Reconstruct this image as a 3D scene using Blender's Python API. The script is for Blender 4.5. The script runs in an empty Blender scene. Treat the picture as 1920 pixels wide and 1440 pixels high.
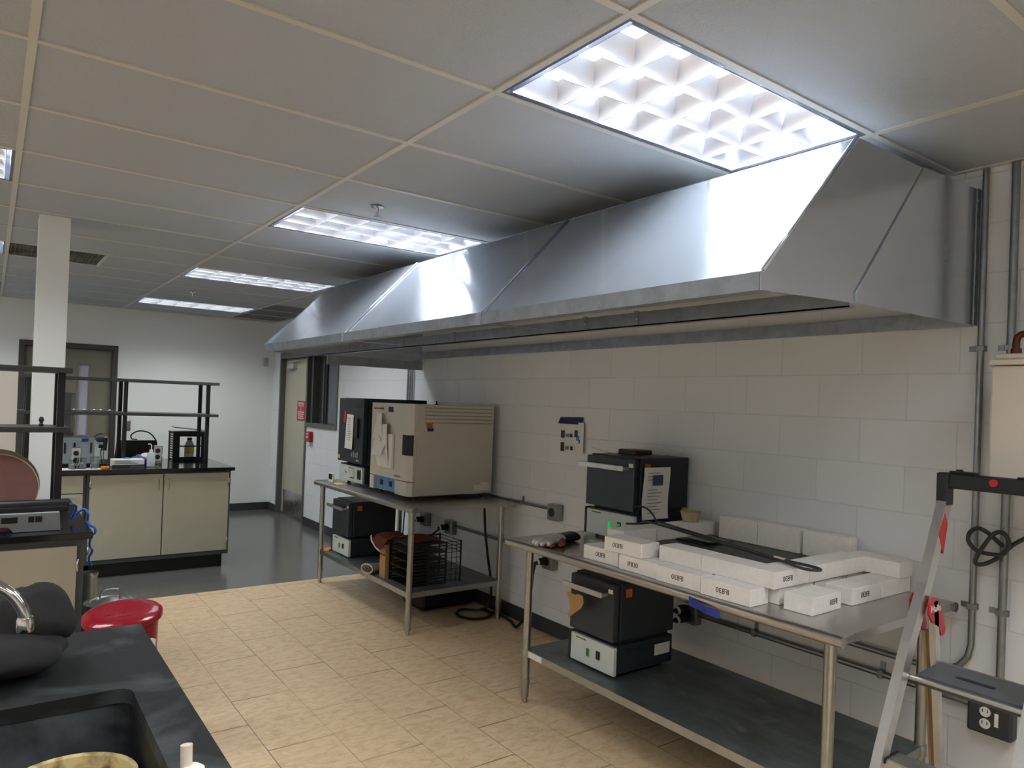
import bpy, bmesh, math, random
from mathutils import Vector, Matrix
random.seed(7)
C = bpy.context.scene.collection
S = bpy.context.scene
PI = math.pi

# ------------------------------------------------------------------ camera
F, YAW, PITCH, ROLL, DX, DY = 1342.38, 0.6377, 0.0062, 0.0369, 16.07, 30.43
cam = bpy.data.cameras.new('camera'); co = bpy.data.objects.new('camera', cam); C.objects.link(co)
cam.sensor_fit = 'HORIZONTAL'; cam.sensor_width = 36; cam.lens = F / 1920 * 36
cam.shift_x = -DX / 1920; cam.shift_y = DY / 1920; cam.clip_start = 0.02
fw = Vector((math.sin(YAW) * math.cos(PITCH), math.cos(YAW) * math.cos(PITCH), math.sin(PITCH)))
rt = Vector((math.cos(YAW), -math.sin(YAW), 0)); up = rt.cross(fw)
r2 = math.cos(ROLL) * rt + math.sin(ROLL) * up; u2 = -math.sin(ROLL) * rt + math.cos(ROLL) * up
co.matrix_world = Matrix((( r2.x, u2.x, -fw.x, -0.066), (r2.y, u2.y, -fw.y, -1.3246), (r2.z, u2.z, -fw.z, 1.5805), (0, 0, 0, 1)))
S.camera = co

# ------------------------------------------------------------------ world and exposure
w = bpy.data.worlds.new('world'); S.world = w; w.use_nodes = True
w.node_tree.nodes['Background'].inputs[0].default_value = (0.02, 0.02, 0.02, 1)
S.view_settings.view_transform = 'Standard'; S.view_settings.look = 'None'
S.view_settings.gamma = 1; S.view_settings.use_curve_mapping = False
S.view_settings.exposure = 0.66
LAMP = 30.0          # strength of the fluorescent lamps in the ceiling lights
LAMP_COL = (0.925, 0.972, 1.0, 1)
S.cycles.max_bounces = 8; S.cycles.diffuse_bounces = 5; S.cycles.glossy_bounces = 4
S.cycles.transparent_max_bounces = 8; S.cycles.sample_clamp_indirect = 6

# ------------------------------------------------------------------ materials
def lin(c):
    return tuple(((v / 255) / 12.92 if v / 255 <= 0.04045 else ((v / 255 + 0.055) / 1.055) ** 2.4) for v in c)
def mat(name, col, rough=0.6, metal=0.0, bump=None, var=None, spec=0.5, trans=0, aniso=0, stretch=None, ior=1.45, alpha=1, emit=None, stain=None):
    m = bpy.data.materials.new(name); m.use_nodes = True; nt = m.node_tree; N = nt.nodes; L = nt.links
    b = N['Principled BSDF']; c = lin(col)
    b.inputs['Base Color'].default_value = (*c, 1); b.inputs['Roughness'].default_value = rough
    b.inputs['Metallic'].default_value = metal; b.inputs['Specular IOR Level'].default_value = spec
    b.inputs['Transmission Weight'].default_value = trans; b.inputs['IOR'].default_value = ior
    b.inputs['Alpha'].default_value = alpha; b.inputs['Anisotropic'].default_value = aniso
    if emit: b.inputs['Emission Color'].default_value = (*lin(col), 1); b.inputs['Emission Strength'].default_value = emit
    tc = N.new('ShaderNodeTexCoord'); vec = tc.outputs['Object']
    if stretch:
        mp = N.new('ShaderNodeMapping'); mp.inputs['Scale'].default_value = stretch; L.new(vec, mp.inputs[0]); vec = mp.outputs[0]
    last = None
    if var:
        n = N.new('ShaderNodeTexNoise'); n.inputs['Scale'].default_value = var[0]; n.inputs['Detail'].default_value = 6; n.inputs['Roughness'].default_value = 0.65
        L.new(vec, n.inputs['Vector'])
        mx = N.new('ShaderNodeMix'); mx.data_type = 'RGBA'
        r = N.new('ShaderNodeMapRange'); r.inputs[1].default_value = 0.3; r.inputs[2].default_value = 0.7; L.new(n.outputs[0], r.inputs[0])
        L.new(r.outputs[0], mx.inputs[0])
        c2 = lin(var[2]) if len(var) > 2 else tuple(v * (1 - var[1]) for v in c)
        c1 = c if len(var) > 2 else tuple(min(1, v * (1 + var[1] * .6)) for v in c)
        mx.inputs[6].default_value = (*c1, 1); mx.inputs[7].default_value = (*c2, 1)
        last = mx.outputs[2]; L.new(last, b.inputs['Base Color'])
        if metal > 0.5:
            rr = N.new('ShaderNodeMapRange'); rr.inputs[3].default_value = rough * .8; rr.inputs[4].default_value = rough * 1.25
            L.new(n.outputs[0], rr.inputs[0]); L.new(rr.outputs[0], b.inputs['Roughness'])
    if stain:      # (scale, threshold, colour): blotches with a shape of their own
        n2 = N.new('ShaderNodeTexNoise'); n2.inputs['Scale'].default_value = stain[0]; n2.inputs['Detail'].default_value = 8; n2.inputs['Distortion'].default_value = 0.6
        L.new(vec, n2.inputs['Vector'])
        r = N.new('ShaderNodeMapRange'); r.inputs[1].default_value = stain[1]; r.inputs[2].default_value = stain[1] + 0.16; r.inputs[4].default_value = stain[3] if len(stain) > 3 else .8
        L.new(n2.outputs[0], r.inputs[0])
        mx = N.new('ShaderNodeMix'); mx.data_type = 'RGBA'; L.new(r.outputs[0], mx.inputs[0])
        if last: L.new(last, mx.inputs[6])
        else: mx.inputs[6].default_value = (*c, 1)
        mx.inputs[7].default_value = (*lin(stain[2]), 1); L.new(mx.outputs[2], b.inputs['Base Color'])
    if bump:
        n = N.new('ShaderNodeTexNoise'); n.inputs['Scale'].default_value = bump[0]; n.inputs['Detail'].default_value = 3
        L.new(vec, n.inputs['Vector'])
        bp = N.new('ShaderNodeBump'); bp.inputs['Strength'].default_value = bump[1]; bp.inputs['Distance'].default_value = bump[2] if len(bump) > 2 else 0.002
        L.new(n.outputs[0], bp.inputs['Height']); L.new(bp.outputs[0], b.inputs['Normal'])
    return m

def block_mat(name, col, axis, zoff, yoff):
    """painted concrete block: running bond joints in the bump and a trace in the colour"""
    m = bpy.data.materials.new(name); m.use_nodes = True; nt = m.node_tree; N = nt.nodes; L = nt.links
    b = N['Principled BSDF']; b.inputs['Roughness'].default_value = 0.55; b.inputs['Specular IOR Level'].default_value = .35
    tc = N.new('ShaderNodeTexCoord'); sx = N.new('ShaderNodeSeparateXYZ'); L.new(tc.outputs['Object'], sx.inputs[0])
    cb = N.new('ShaderNodeCombineXYZ')
    a1 = N.new('ShaderNodeMath'); a1.operation = 'ADD'; a1.inputs[1].default_value = 20 * .4064 + yoff; L.new(sx.outputs[axis], a1.inputs[0]); L.new(a1.outputs[0], cb.inputs[0])
    a2 = N.new('ShaderNodeMath'); a2.operation = 'ADD'; a2.inputs[1].default_value = zoff; L.new(sx.outputs[2], a2.inputs[0]); L.new(a2.outputs[0], cb.inputs[1])
    br = N.new('ShaderNodeTexBrick'); br.offset = 0.5; br.inputs['Scale'].default_value = 1
    br.inputs['Brick Width'].default_value = .4064; br.inputs['Row Height'].default_value = .1985
    br.inputs['Mortar Size'].default_value = .0035; br.inputs['Mortar Smooth'].default_value = .6
    c = lin(col); br.inputs['Color1'].default_value = (*c, 1); br.inputs['Color2'].default_value = (*[v * .96 for v in c], 1); br.inputs['Mortar'].default_value = (*[v * .88 for v in c], 1)
    L.new(cb.outputs[0], br.inputs['Vector']); L.new(br.outputs['Color'], b.inputs['Base Color'])
    n = N.new('ShaderNodeTexNoise'); n.inputs['Scale'].default_value = 170; n.inputs['Detail'].default_value = 3; L.new(tc.outputs['Object'], n.inputs['Vector'])
    b1 = N.new('ShaderNodeBump'); b1.inputs['Strength'].default_value = .22; b1.inputs['Distance'].default_value = .0015; L.new(n.outputs[0], b1.inputs['Height'])
    b2 = N.new('ShaderNodeBump'); b2.invert = True; b2.inputs['Strength'].default_value = .55; b2.inputs['Distance'].default_value = .002
    L.new(br.outputs['Fac'], b2.inputs['Height']); L.new(b1.outputs[0], b2.inputs['Normal']); L.new(b2.outputs[0], b.inputs['Normal'])
    return m

def vinyl_mat(name):
    """12 inch vinyl tiles with streaks, thin uneven joints"""
    m = bpy.data.materials.new(name); m.use_nodes = True; nt = m.node_tree; N = nt.nodes; L = nt.links
    b = N['Principled BSDF']; b.inputs['Roughness'].default_value = 0.42; b.inputs['Specular IOR Level'].default_value = .4
    tc = N.new('ShaderNodeTexCoord'); mp = N.new('ShaderNodeMapping'); mp.inputs['Location'].default_value = (0.235 + 6.1, -.18 + 6.1, 0); L.new(tc.outputs['Object'], mp.inputs[0])
    mp2 = N.new('ShaderNodeMapping'); mp2.inputs['Scale'].default_value = (7, 12, 1); L.new(tc.outputs['Object'], mp2.inputs[0])
    n = N.new('ShaderNodeTexNoise'); n.inputs['Scale'].default_value = 2.2; n.inputs['Detail'].default_value = 9; n.inputs['Roughness'].default_value = .7; n.inputs['Distortion'].default_value = .5
    L.new(mp2.outputs[0], n.inputs['Vector'])
    cr = N.new('ShaderNodeValToRGB'); cr.color_ramp.elements[0].position = .36; cr.color_ramp.elements[0].color = (*lin((188, 156, 120)), 1)
    cr.color_ramp.elements[1].position = .56; cr.color_ramp.elements[1].color = (*lin((207, 182, 146)), 1); L.new(n.outputs[0], cr.inputs[0])
    br = N.new('ShaderNodeTexBrick'); br.offset = 0; br.inputs['Scale'].default_value = 1
    br.inputs['Brick Width'].default_value = .3048; br.inputs['Row Height'].default_value = .3048; br.inputs['Mortar Size'].default_value = .0017; br.inputs['Mortar Smooth'].default_value = .2
    br.inputs['Color1'].default_value = (1, 1, 1, 1); br.inputs['Color2'].default_value = (.93, .93, .93, 1); br.inputs['Mortar'].default_value = (.1, .1, .1, 1)
    L.new(mp.outputs[0], br.inputs['Vector'])
    b3 = N.new('ShaderNodeTexBrick'); b3.offset = .5; b3.inputs['Scale'].default_value = 1
    b3.inputs['Brick Width'].default_value = .3048; b3.inputs['Row Height'].default_value = .3048; b3.inputs['Mortar Size'].default_value = .0022; b3.inputs['Mortar Smooth'].default_value = .2
    mp3 = N.new('ShaderNodeMapping'); mp3.inputs['Location'].default_value = (-.18 + 6.1, .235 + 6.1, 0); mp3.inputs['Scale'].default_value = (.5, 1, 1)
    sw = N.new('ShaderNodeSeparateXYZ'); cw_ = N.new('ShaderNodeCombineXYZ'); L.new(tc.outputs['Object'], sw.inputs[0]); L.new(sw.outputs[1], cw_.inputs[0]); L.new(sw.outputs[0], cw_.inputs[1]); L.new(cw_.outputs[0], mp3.inputs[0]); L.new(mp3.outputs[0], b3.inputs['Vector'])
    # joints fade in and out
    n3 = N.new('ShaderNodeTexNoise'); n3.inputs['Scale'].default_value = 1.7; L.new(tc.outputs['Object'], n3.inputs['Vector'])
    r3 = N.new('ShaderNodeMapRange'); r3.inputs[1].default_value = .38; r3.inputs[2].default_value = .6; r3.inputs[3].default_value = .4; L.new(n3.outputs[0], r3.inputs[0])
    f = N.new('ShaderNodeMath'); f.operation = 'MULTIPLY'; mxm = N.new('ShaderNodeMath'); mxm.operation = 'MULTIPLY_ADD'; mxm.inputs[1].default_value = .35; mxm.use_clamp = True; L.new(br.outputs['Fac'], mxm.inputs[0]); L.new(b3.outputs['Fac'], mxm.inputs[2]); L.new(mxm.outputs[0], f.inputs[0]); L.new(r3.outputs[0], f.inputs[1])
    mx = N.new('ShaderNodeMix'); mx.data_type = 'RGBA'; L.new(f.outputs[0], mx.inputs[0]); L.new(cr.outputs[0], mx.inputs[6]); mx.inputs[7].default_value = (*lin((112, 88, 64)), 1)
    L.new(mx.outputs[2], b.inputs['Base Color'])
    return m

M = dict(
    block=block_mat('painted_block', (222, 224, 225), 1, .1985 * 6 - 1.178, -.565 + .2032),
    block_far=mat('painted_plaster', (226, 227, 222), .6, bump=(120, .15)),
    wall=mat('plain_wall', (226, 224, 220), .7),
    tile=mat('ceiling_tile', (174, 179, 185), .9, bump=(150, .65, .004), spec=.2),
    grid=mat('ceiling_grid_paint', (196, 194, 186), .5),
    dirty=mat('dusty_grille', (105, 103, 97), .8, var=(9, .5), bump=(500, .6), stain=(3.5, .5, (45, 44, 42))),
    dark_tile=mat('streaked_dark_tile', (104, 102, 100), .55, var=(3, .5, (58, 57, 56)), stretch=(1, 4, 1)),  # dark grey mottle stretched into streaks
    tan=vinyl_mat('tan_vinyl_tile'),
    darkfloor=mat('dark_grey_vinyl', (92, 91, 87), .2, var=(30, .25), spec=.5, stain=(60, .68, (130, 128, 120), .5)),
    base=mat('rubber_base', (50, 52, 52), .5),
    galv=mat('galvanised_sheet', (196, 204, 216), .16, .82, var=(5, .05), bump=(2.2, .05, .01), stretch=(1, 1.6, .8)),
    galv2=mat('galvanised_dark', (172, 178, 184), .38, 1, var=(14, .2)),
    steel=mat('stainless_steel', (190, 188, 184), .27, 1, var=(2, .04)),
    roll=mat('rolled_steel_edge', (182, 176, 168), .34, 1),
    tube=mat('galvanised_tube', (176, 178, 174), .33, 1, var=(20, .12)),
    shelf=mat('galvanised_shelf', (118, 126, 128), .42, .75, var=(4, .35), stretch=(2, 1, 1), stain=(5, .60, (172, 174, 172), .55)),
    conduit=mat('conduit_steel', (150, 154, 156), .38, 1, var=(18, .15)),
    furn=mat('charcoal_enamel', (38, 43, 49), .42, var=(3, .12), spec=.4),
    furn_door=mat('furnace_door_steel', (58, 63, 69), .38, .4, var=(3, .2)),
    panel=mat('pale_grey_panel', (196, 202, 196), .45),
    beige=mat('beige_enamel', (194, 191, 180), .42, var=(2, .05)),
    blue=mat('blue_panel', (96, 132, 178), .4),
    black=mat('black_plastic', (22, 23, 25), .4),
    rubber=mat('black_rubber', (18, 18, 19), .6),
    blackgloss=mat('black_epoxy_top', (24, 25, 27), .12, var=(8, .2)),
    epoxy=mat('worn_epoxy_top', (31, 32, 32), .55, var=(3.2, .35), spec=.3, stain=(4.2, .50, (104, 110, 114), .5), bump=(60, .1)),
    cab=mat('cabinet_beige', (176, 172, 152), .42, var=(1.5, .06), stain=(3.3, .66, (196, 190, 170), .5)),
    cabframe=mat('cabinet_frame_grey', (74, 82, 84), .45),
    brick=mat('white_firebrick', (240, 235, 228), .95, bump=(260, .6, .002), var=(40, .06), stain=(90, .7, (176, 160, 140), .5), spec=.2),
    ink=mat('black_ink', (52, 50, 50), .8),
    alu=mat('aluminium', (206, 205, 202), .36, 1, var=(12, .1)),
    red=mat('red_plastic', (170, 30, 38), .35),
    redcan=mat('red_enamel', (132, 18, 34), .2, bump=(7, .45, .02)),
    white=mat('white_paper', (222, 220, 214), .8),
    cream=mat('cream_enamel', (198, 188, 174), .4),
    copper=mat('tarnished_copper', (92, 56, 40), .42, .8, var=(30, .3)),
    cloth=mat('dark_grey_cloth', (40, 38, 38), .95, bump=(300, .6), var=(14, .2)),
    chrome=mat('chrome', (200, 198, 196), .12, 1),
    leather=mat('brown_leather', (122, 58, 34), .8, var=(30, .25), bump=(90, .5)),
    foil=mat('silver_cloth', (206, 204, 200), .42, .6, bump=(60, .5, .003)),
    wool=mat('cream_lining', (206, 190, 172), .95, bump=(160, .6)),
    card=mat('cardboard', (166, 128, 80), .8, var=(10, .06)),
    grey=mat('machine_grey', (138, 142, 144), .4),
    lgrey=mat('light_grey_plastic', (172, 174, 172), .45),
    darkgrey=mat('dark_grey_metal', (60, 62, 62), .45, .3),
    frame=mat('door_frame_paint', (84, 84, 80), .45),
    frame2=mat('door_frame_dark', (60, 58, 52), .5),
    doorl=mat('door_beige', (172, 166, 146), .45),
    door2=mat('door_taupe', (116, 110, 94), .5),
    glassd=mat('dark_window_glass', (70, 76, 80), .08, spec=.7),
    glassl=mat('lit_lilac_pane', (166, 164, 178), .25),  # pale lilac put in for light from the corridor behind the glass
    glass=mat('clear_glass', (235, 240, 238), .03, trans=1, ior=1.3),
    orange=mat('orange_plastic', (246, 150, 48), .5),
    orangest=mat('orange_sticker', (178, 92, 44), .6),
    bluetape=mat('blue_tape', (34, 52, 132), .6),
    navy=mat('navy_tape', (30, 34, 84), .6),
    bluehose=mat('blue_hose', (28, 88, 178), .35),
    green=mat('green_lit_switch', (20, 190, 80), .4, emit=.35),
    greenoff=mat('green_switch', (14, 120, 60), .4),
    screen=mat('display_screen', (40, 48, 52), .15),
    yellow=mat('yellow_sticker', (196, 184, 70), .6),
    redsign=mat('red_sign', (164, 42, 46), .5),
    disc=mat('pink_abrasive_disc', (124, 84, 76), .85, var=(14, .12)),
    gold=mat('gold_disc_edge', (134, 122, 88), .5, .3, var=(4, .25)),
    rust=mat('rusty_cream_enamel', (206, 186, 132), .5, var=(9, .1), stain=(16, .44, (96, 60, 28), .9)),
    wood=mat('pale_wood', (158, 126, 88), .7, var=(9, .2), stretch=(8, 8, 1)),
    tray=mat('black_tray_plastic', (80, 84, 89), .35, var=(5, .12)),
    photo=mat('photo_print', (70, 88, 118), .4, var=(60, .6, (24, 26, 30))),
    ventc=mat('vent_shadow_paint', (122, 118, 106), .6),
    purple=mat('purple_print', (84, 84, 150), .6),
    ltblue=mat('light_blue_tissue', (90, 160, 210), .7),
    bottle=mat('translucent_bottle', (206, 212, 212), .4, trans=.3),
    galvcan=mat('galvanised_can', (176, 180, 178), .35, .9, var=(8, .2)),
    cup=mat('dusty_clay', (178, 162, 132), .9, var=(20, .25)),
    louver=mat('parabolic_louver', (226, 228, 236), .32, .955),
    lframe=mat('light_frame', (96, 102, 116), .4),
)
lm = bpy.data.materials.new('fluorescent_lamp'); lm.use_nodes = True
b_ = lm.node_tree.nodes['Principled BSDF']; b_.inputs['Base Color'].default_value = (.8, .8, .8, 1)
b_.inputs['Emission Color'].default_value = LAMP_COL; b_.inputs['Emission Strength'].default_value = LAMP
M['lamp'] = lm

# ------------------------------------------------------------------ mesh helpers
WL = {}
class B:
    def __init__(s): s.bm = bmesh.new()
    def box(s, a, b, bev=0, rot=None, piv=None):
        a = Vector(a); b = Vector(b); c = (a + b) / 2; d = b - a
        r = bmesh.ops.create_cube(s.bm, size=1); vs = r['verts']
        for v in vs: v.co = Vector((v.co.x * d.x, v.co.y * d.y, v.co.z * d.z)) + c
        if bev:
            es = list({e for v in vs for e in v.link_edges})
            q = bmesh.ops.bevel(s.bm, geom=es, offset=min(bev, min(abs(d.x), abs(d.y), abs(d.z)) * .45), segments=2, affect='EDGES', profile=.5)
            vs = list({v for f in q['faces'] for v in f.verts} | {v for v in vs if v.is_valid})
        if rot:
            p = Vector(piv) if piv else c
            bmesh.ops.rotate(s.bm, verts=vs, cent=p, matrix=rot)
        return s
    def ring(s, c, ax1, ax2, r, n, rb=None):
        rb = r if rb is None else rb
        return [s.bm.verts.new(c + ax1 * math.cos(2 * PI * i / n) * r + ax2 * math.sin(2 * PI * i / n) * rb) for i in range(n)]
    def skin(s, rings, cap=True, smooth=True):
        n = len(rings[0])
        for A, Bq in zip(rings, rings[1:]):
            for i in range(n):
                f = s.bm.faces.new((A[i], A[(i + 1) % n], Bq[(i + 1) % n], Bq[i])); f.smooth = smooth
        if cap:
            s.bm.faces.new(rings[0][::-1]); s.bm.faces.new(rings[-1])
    def tube(s, pts, r, n=10, cap=True, close=False, rb=None):
        P = [Vector(p) for p in pts]; rings = []; prev = None
        for i, p in enumerate(P):
            d = (P[min(i + 1, len(P) - 1)] - P[max(i - 1, 0)]).normalized()
            if prev is None:
                a = Vector((0, 0, 1)) if abs(d.z) < .9 else Vector((1, 0, 0))
                a1 = d.cross(a).normalized()
            else:
                a1 = (prev - d * prev.dot(d)).normalized()
            prev = a1; a2 = d.cross(a1)
            rr = r[i] if isinstance(r, (list, tuple)) else r
            rings.append(s.ring(p, a1, a2, rr, n, (rr * rb if rb else None)))
        s.skin(rings, cap); return s
    def cyl(s, p, q, r, r2=None, n=20): return s.tube([p, q], [r, r if r2 is None else r2], n)
    def lathe(s, prof, c, n=28, cap=True, axis='z', sx=1, sy=1):
        rings = []
        for rr, h in prof:
            o = Vector(c)
            if axis == 'z': o = o + Vector((0, 0, h)); x, y = Vector((sx, 0, 0)), Vector((0, sy, 0))
            elif axis == 'y': o = o + Vector((0, h, 0)); x, y = Vector((0, 0, 1)), Vector((1, 0, 0))
            else: o = o + Vector((h, 0, 0)); x, y = Vector((0, 1, 0)), Vector((0, 0, 1))
            rings.append(s.ring(o, x, y, max(rr, .0004), n))
        s.skin(rings, cap); return s
    def prism(s, poly, axis, a, b):
        def P(u, v, t): return {'x': (t, u, v), 'y': (u, t, v), 'z': (u, v, t)}[axis]
        A = [s.bm.verts.new(P(u, v, a)) for u, v in poly]; Bq = [s.bm.verts.new(P(u, v, b)) for u, v in poly]
        n = len(poly)
        for i in range(n): s.bm.faces.new((A[i], A[(i + 1) % n], Bq[(i + 1) % n], Bq[i]))
        s.bm.faces.new(A[::-1]); s.bm.faces.new(Bq); return s
    def quad(s, *p):
        s.bm.faces.new([s.bm.verts.new(q) for q in p]); return s
    def sheet(s, quad4, th):
        """thin solid panel from 4 corners"""
        P = [Vector(q) for q in quad4]; n = (P[1] - P[0]).cross(P[3] - P[0]).normalized() * th
        A = [s.bm.verts.new(p) for p in P]; Bq = [s.bm.verts.new(p + n) for p in P]
        for i in range(4): s.bm.faces.new((A[i], A[(i + 1) % 4], Bq[(i + 1) % 4], Bq[i]))
        s.bm.faces.new(A[::-1]); s.bm.faces.new(Bq); return s
    def blob(s, c, r, sub=3, fn=None):
        q = bmesh.ops.create_icosphere(s.bm, subdivisions=sub, radius=1)
        for v in q['verts']:
            k = fn(v.co) if fn else 1
            v.co = Vector((v.co.x * r[0] * k, v.co.y * r[1] * k, v.co.z * r[2] * k)) + Vector(c)
        for f in s.bm.faces:
            if f.verts[0] in q['verts'][:1] or True: pass
        for v in q['verts']:
            for f in v.link_faces: f.smooth = True
        return s
    def obj(s, name, m, parent=None, origin=None, mats=None):
        bm = s.bm; bmesh.ops.recalc_face_normals(bm, faces=bm.faces)
        for e in bm.edges:
            if len(e.link_faces) == 2 and e.calc_face_angle(0) > .62: e.smooth = False
        if parent is not None: o = WL[parent.name]
        elif origin is not None: o = Vector(origin)
        else:
            xs = [v.co for v in bm.verts]
            o = Vector(((min(v.x for v in xs) + max(v.x for v in xs)) / 2, (min(v.y for v in xs) + max(v.y for v in xs)) / 2, min(v.z for v in xs)))
        bmesh.ops.translate(bm, verts=bm.verts, vec=-o)
        me = bpy.data.meshes.new(name); bm.to_mesh(me); bm.free()
        me.materials.append(M[m] if isinstance(m, str) else m)
        ob = bpy.data.objects.new(name, me); C.objects.link(ob)
        if parent is not None: ob.parent = parent
        else: ob.location = o
        WL[ob.name] = o.copy(); return ob
def thing(name, label, cat, loc, group=None):
    o = bpy.data.objects.new(name, None); C.objects.link(o); o.location = loc; o.empty_display_size = .05
    WL[o.name] = Vector(loc); return tag(o, label, cat, group)
def tag(o, label, cat, group=None, kind=None):
    o['label'] = label; o['category'] = cat
    if group: o['group'] = group
    if kind: o['kind'] = kind
    return o
def struct(o, label=None):
    o['kind'] = 'structure'
    if label: o['label'] = label
    return o
def sthing(name, loc=(0, 0, 0), label=None):
    o = bpy.data.objects.new(name, None); C.objects.link(o); o.location = loc; WL[o.name] = Vector(loc); return struct(o, label)
kids = {}
def copy_tree(o, parent=None):
    c = o.copy(); C.objects.link(c)
    if parent is not None: c.parent = parent
    for ch in [x for x in bpy.data.objects if x.parent == o]: copy_tree(ch, c)
    return c
def place(o, loc, rz=0, label=None, tilt=None):
    o.location = loc; o.rotation_euler = tilt or (0, 0, rz)
    if label: o['label'] = label
    return o
def txt(name, s, org, u, v, size, m, parent, th=.0006, mirror=False, spacing=1.0):
    cu = bpy.data.curves.new('t', 'FONT'); cu.body = s; cu.size = size; cu.extrude = th; cu.align_x = 'CENTER'; cu.align_y = 'CENTER'; cu.resolution_u = 2; cu.space_character = spacing
    t = bpy.data.objects.new('t', cu); C.objects.link(t)
    dg = bpy.context.evaluated_depsgraph_get(); me = bpy.data.meshes.new_from_object(t.evaluated_get(dg)); bpy.data.objects.remove(t)
    u = Vector(u).normalized(); v = Vector(v).normalized(); n = u.cross(v)
    if mirror: u = -u
    o = WL[parent.name] if parent is not None else Vector((0, 0, 0))
    for q in me.vertices: q.co = u * q.co.x + v * q.co.y + n * q.co.z + Vector(org) - o
    me.materials.clear(); me.materials.append(M[m]); me.name = name
    ob = bpy.data.objects.new(name, me); C.objects.link(ob)
    if parent is not None: ob.parent = parent
    WL[ob.name] = o.copy(); return ob
def lerp(a, b, t): return a + (b - a) * t
def spline(pts, n=8):
    P = [Vector(p) for p in pts]; P = [P[0] * 2 - P[1]] + P + [P[-1] * 2 - P[-2]]; out = []
    for i in range(1, len(P) - 2):
        for k in range(n):
            t = k / n; a, b, c, d = P[i - 1:i + 3]
            out.append(.5 * ((2 * b) + (c - a) * t + (2 * a - 5 * b + 4 * c - d) * t * t + (3 * b - a - 3 * c + d) * t ** 3))
    out.append(P[-2]); return out

# ------------------------------------------------------------------ the room
XW, YF, H = 3.097, 8.75, 2.59
XL, YB = -4.88, -3.66
G = .6096
b = B(); b.quad((XL, YB, 0), (XW + .2, YB, 0), (XW + .2, 4.715, 0), (XL, 4.715, 0))
b.quad((XL, 4.715, 0), (1.02, 4.715, 0), (1.02, YF + .2, 0), (XL, YF + .2, 0)); b.quad((1.02, 4.715, 0), (XW + .2, 4.715, 0), (XW + .2, YF + .2, 0), (1.02, YF + .2, 0))
fl = b.obj('floor', 'tan', origin=(0, 0, 0)); fl.data.materials.append(M['darkfloor'])
for i, p in enumerate(fl.data.polygons):
    if i > 0: p.material_index = 1
struct(fl, 'tan vinyl tile floor meeting dark grey floor')
for ym, x0, x1 in ((4.715, -1, 1.45), (4.735, 1.45, 3.09)):
    pass
def wallx(name, x, th, ys, zs, holes, m):
    """wall in a plane of constant x cut round its openings"""
    b = B(); Y = sorted({ys[0], ys[1], *[h[0] for h in holes], *[h[1] for h in holes]}); Z = sorted({zs[0], zs[1], *[h[2] for h in holes], *[h[3] for h in holes]})
    for y0, y1 in zip(Y, Y[1:]):
        for z0, z1 in zip(Z, Z[1:]):
            cy, cz = (y0 + y1) / 2, (z0 + z1) / 2
            if any(h[0] < cy < h[1] and h[2] < cz < h[3] for h in holes): continue
            b.box((x, y0, z0), (x + th, y1, z1))
    bmesh.ops.remove_doubles(b.bm, verts=b.bm.verts, dist=1e-5)
    return b.obj(name, m, origin=(0, 0, 0))
struct(wallx('wall_right', XW, .2, (YB, YF), (0, 2.75), [(7.37, 8.434, -.01, 2.16), (6.41, 7.37, 1.21, 2.16)], 'block'), 'off-white painted concrete block wall')
b = B(); b.box((XL, YF, 0), (.184, YF + .2, 2.75)).box((1.189, YF, 0), (XW + .2, YF + .2, 2.75)).box((.184, YF, 2.12), (1.189, YF + .2, 2.75))
struct(b.obj('wall_far', 'block_far', origin=(0, 0, 0)), 'plain off-white far wall')
struct(B().box((XL - .2, YB, 0), (XL, YF, 2.75)).obj('wall_left', 'wall', origin=(0, 0, 0)))
struct(B().box((XL - .2, YB - .2, 0), (XW + .2, YB, 2.75)).obj('wall_back', 'wall', origin=(0, 0, 0)))
b = B(); b.box((XW - .008, YB, 0), (XW, 7.37, .102)).box((XW - .008, 8.434, 0), (XW, YF, .102)); struct(b.obj('baseboard_right', 'base', origin=(0, 0, 0)))
b = B(); b.box((XL, YF - .008, 0), (.184, YF, .102)).box((1.189, YF - .008, 0), (XW - .008, YF, .102)); struct(b.obj('baseboard_far', 'base', origin=(0, 0, 0)))
struct(B().box((.135, 3.75, 0), (.29, 3.93, 2.6)).obj('wall_column', 'block_far'), 'slim white square column behind the near bench')

# ceiling: tiles on a T-bar grid, holes where lights and grilles sit
lights = {(0, -2)} | {(1, k) for k in (-3, 0, 4, 8, 12)} | {(-1, k) for k in (-4, 4, 8, 12)} | {(i, k) for i in (-4, -3, -2) for k in (-4, 0, 4, 8, 12)}  # near off-row lights and extra left columns are unseen, added for brightness
b = B(); X2 = XW
for i in range(-4, 3):
    for k in range(-6, 15):
        if (i, k) in lights: continue
        x0, x1 = i * 2 * G, min((i + 1) * 2 * G, XW); y0, y1 = k * G, min((k + 1) * G, YF)
        if (i, k) == (0, 8): x0 = G
        if i == 2 and k in (11, 12, 13): continue
        b.box((x0 + .001, y0 + .001, H + .006), (x1 - .001, y1 - .001, H + .02))
struct(b.obj('ceiling', 'tile', origin=(0, 0, 0)), 'grey textured suspended ceiling tiles')
b = B()
for i in range(-4, 3): b.box((i * 2 * G - .012, YB, H), (i * 2 * G + .012, YF, H + .006))
for k in range(-6, 15):
    for i in range(-4, 3): b.box((i * 2 * G + .012, k * G - .012, H + .0003), (min((i + 1) * 2 * G - .012, XW), k * G + .012, H + .006))
b.box((G - .012, 8 * G, H + .0003), (G + .012, 9 * G, H + .006))
b.box((XW - .024, YB, H - .001), (XW, YF, H + .006)).box((XL, YF - .024, H - .001), (XW - .024, YF, H + .006))
struct(b.obj('trim_1', 'grid', origin=(0, 0, 0)), 'painted metal ceiling grid bars')
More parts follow.
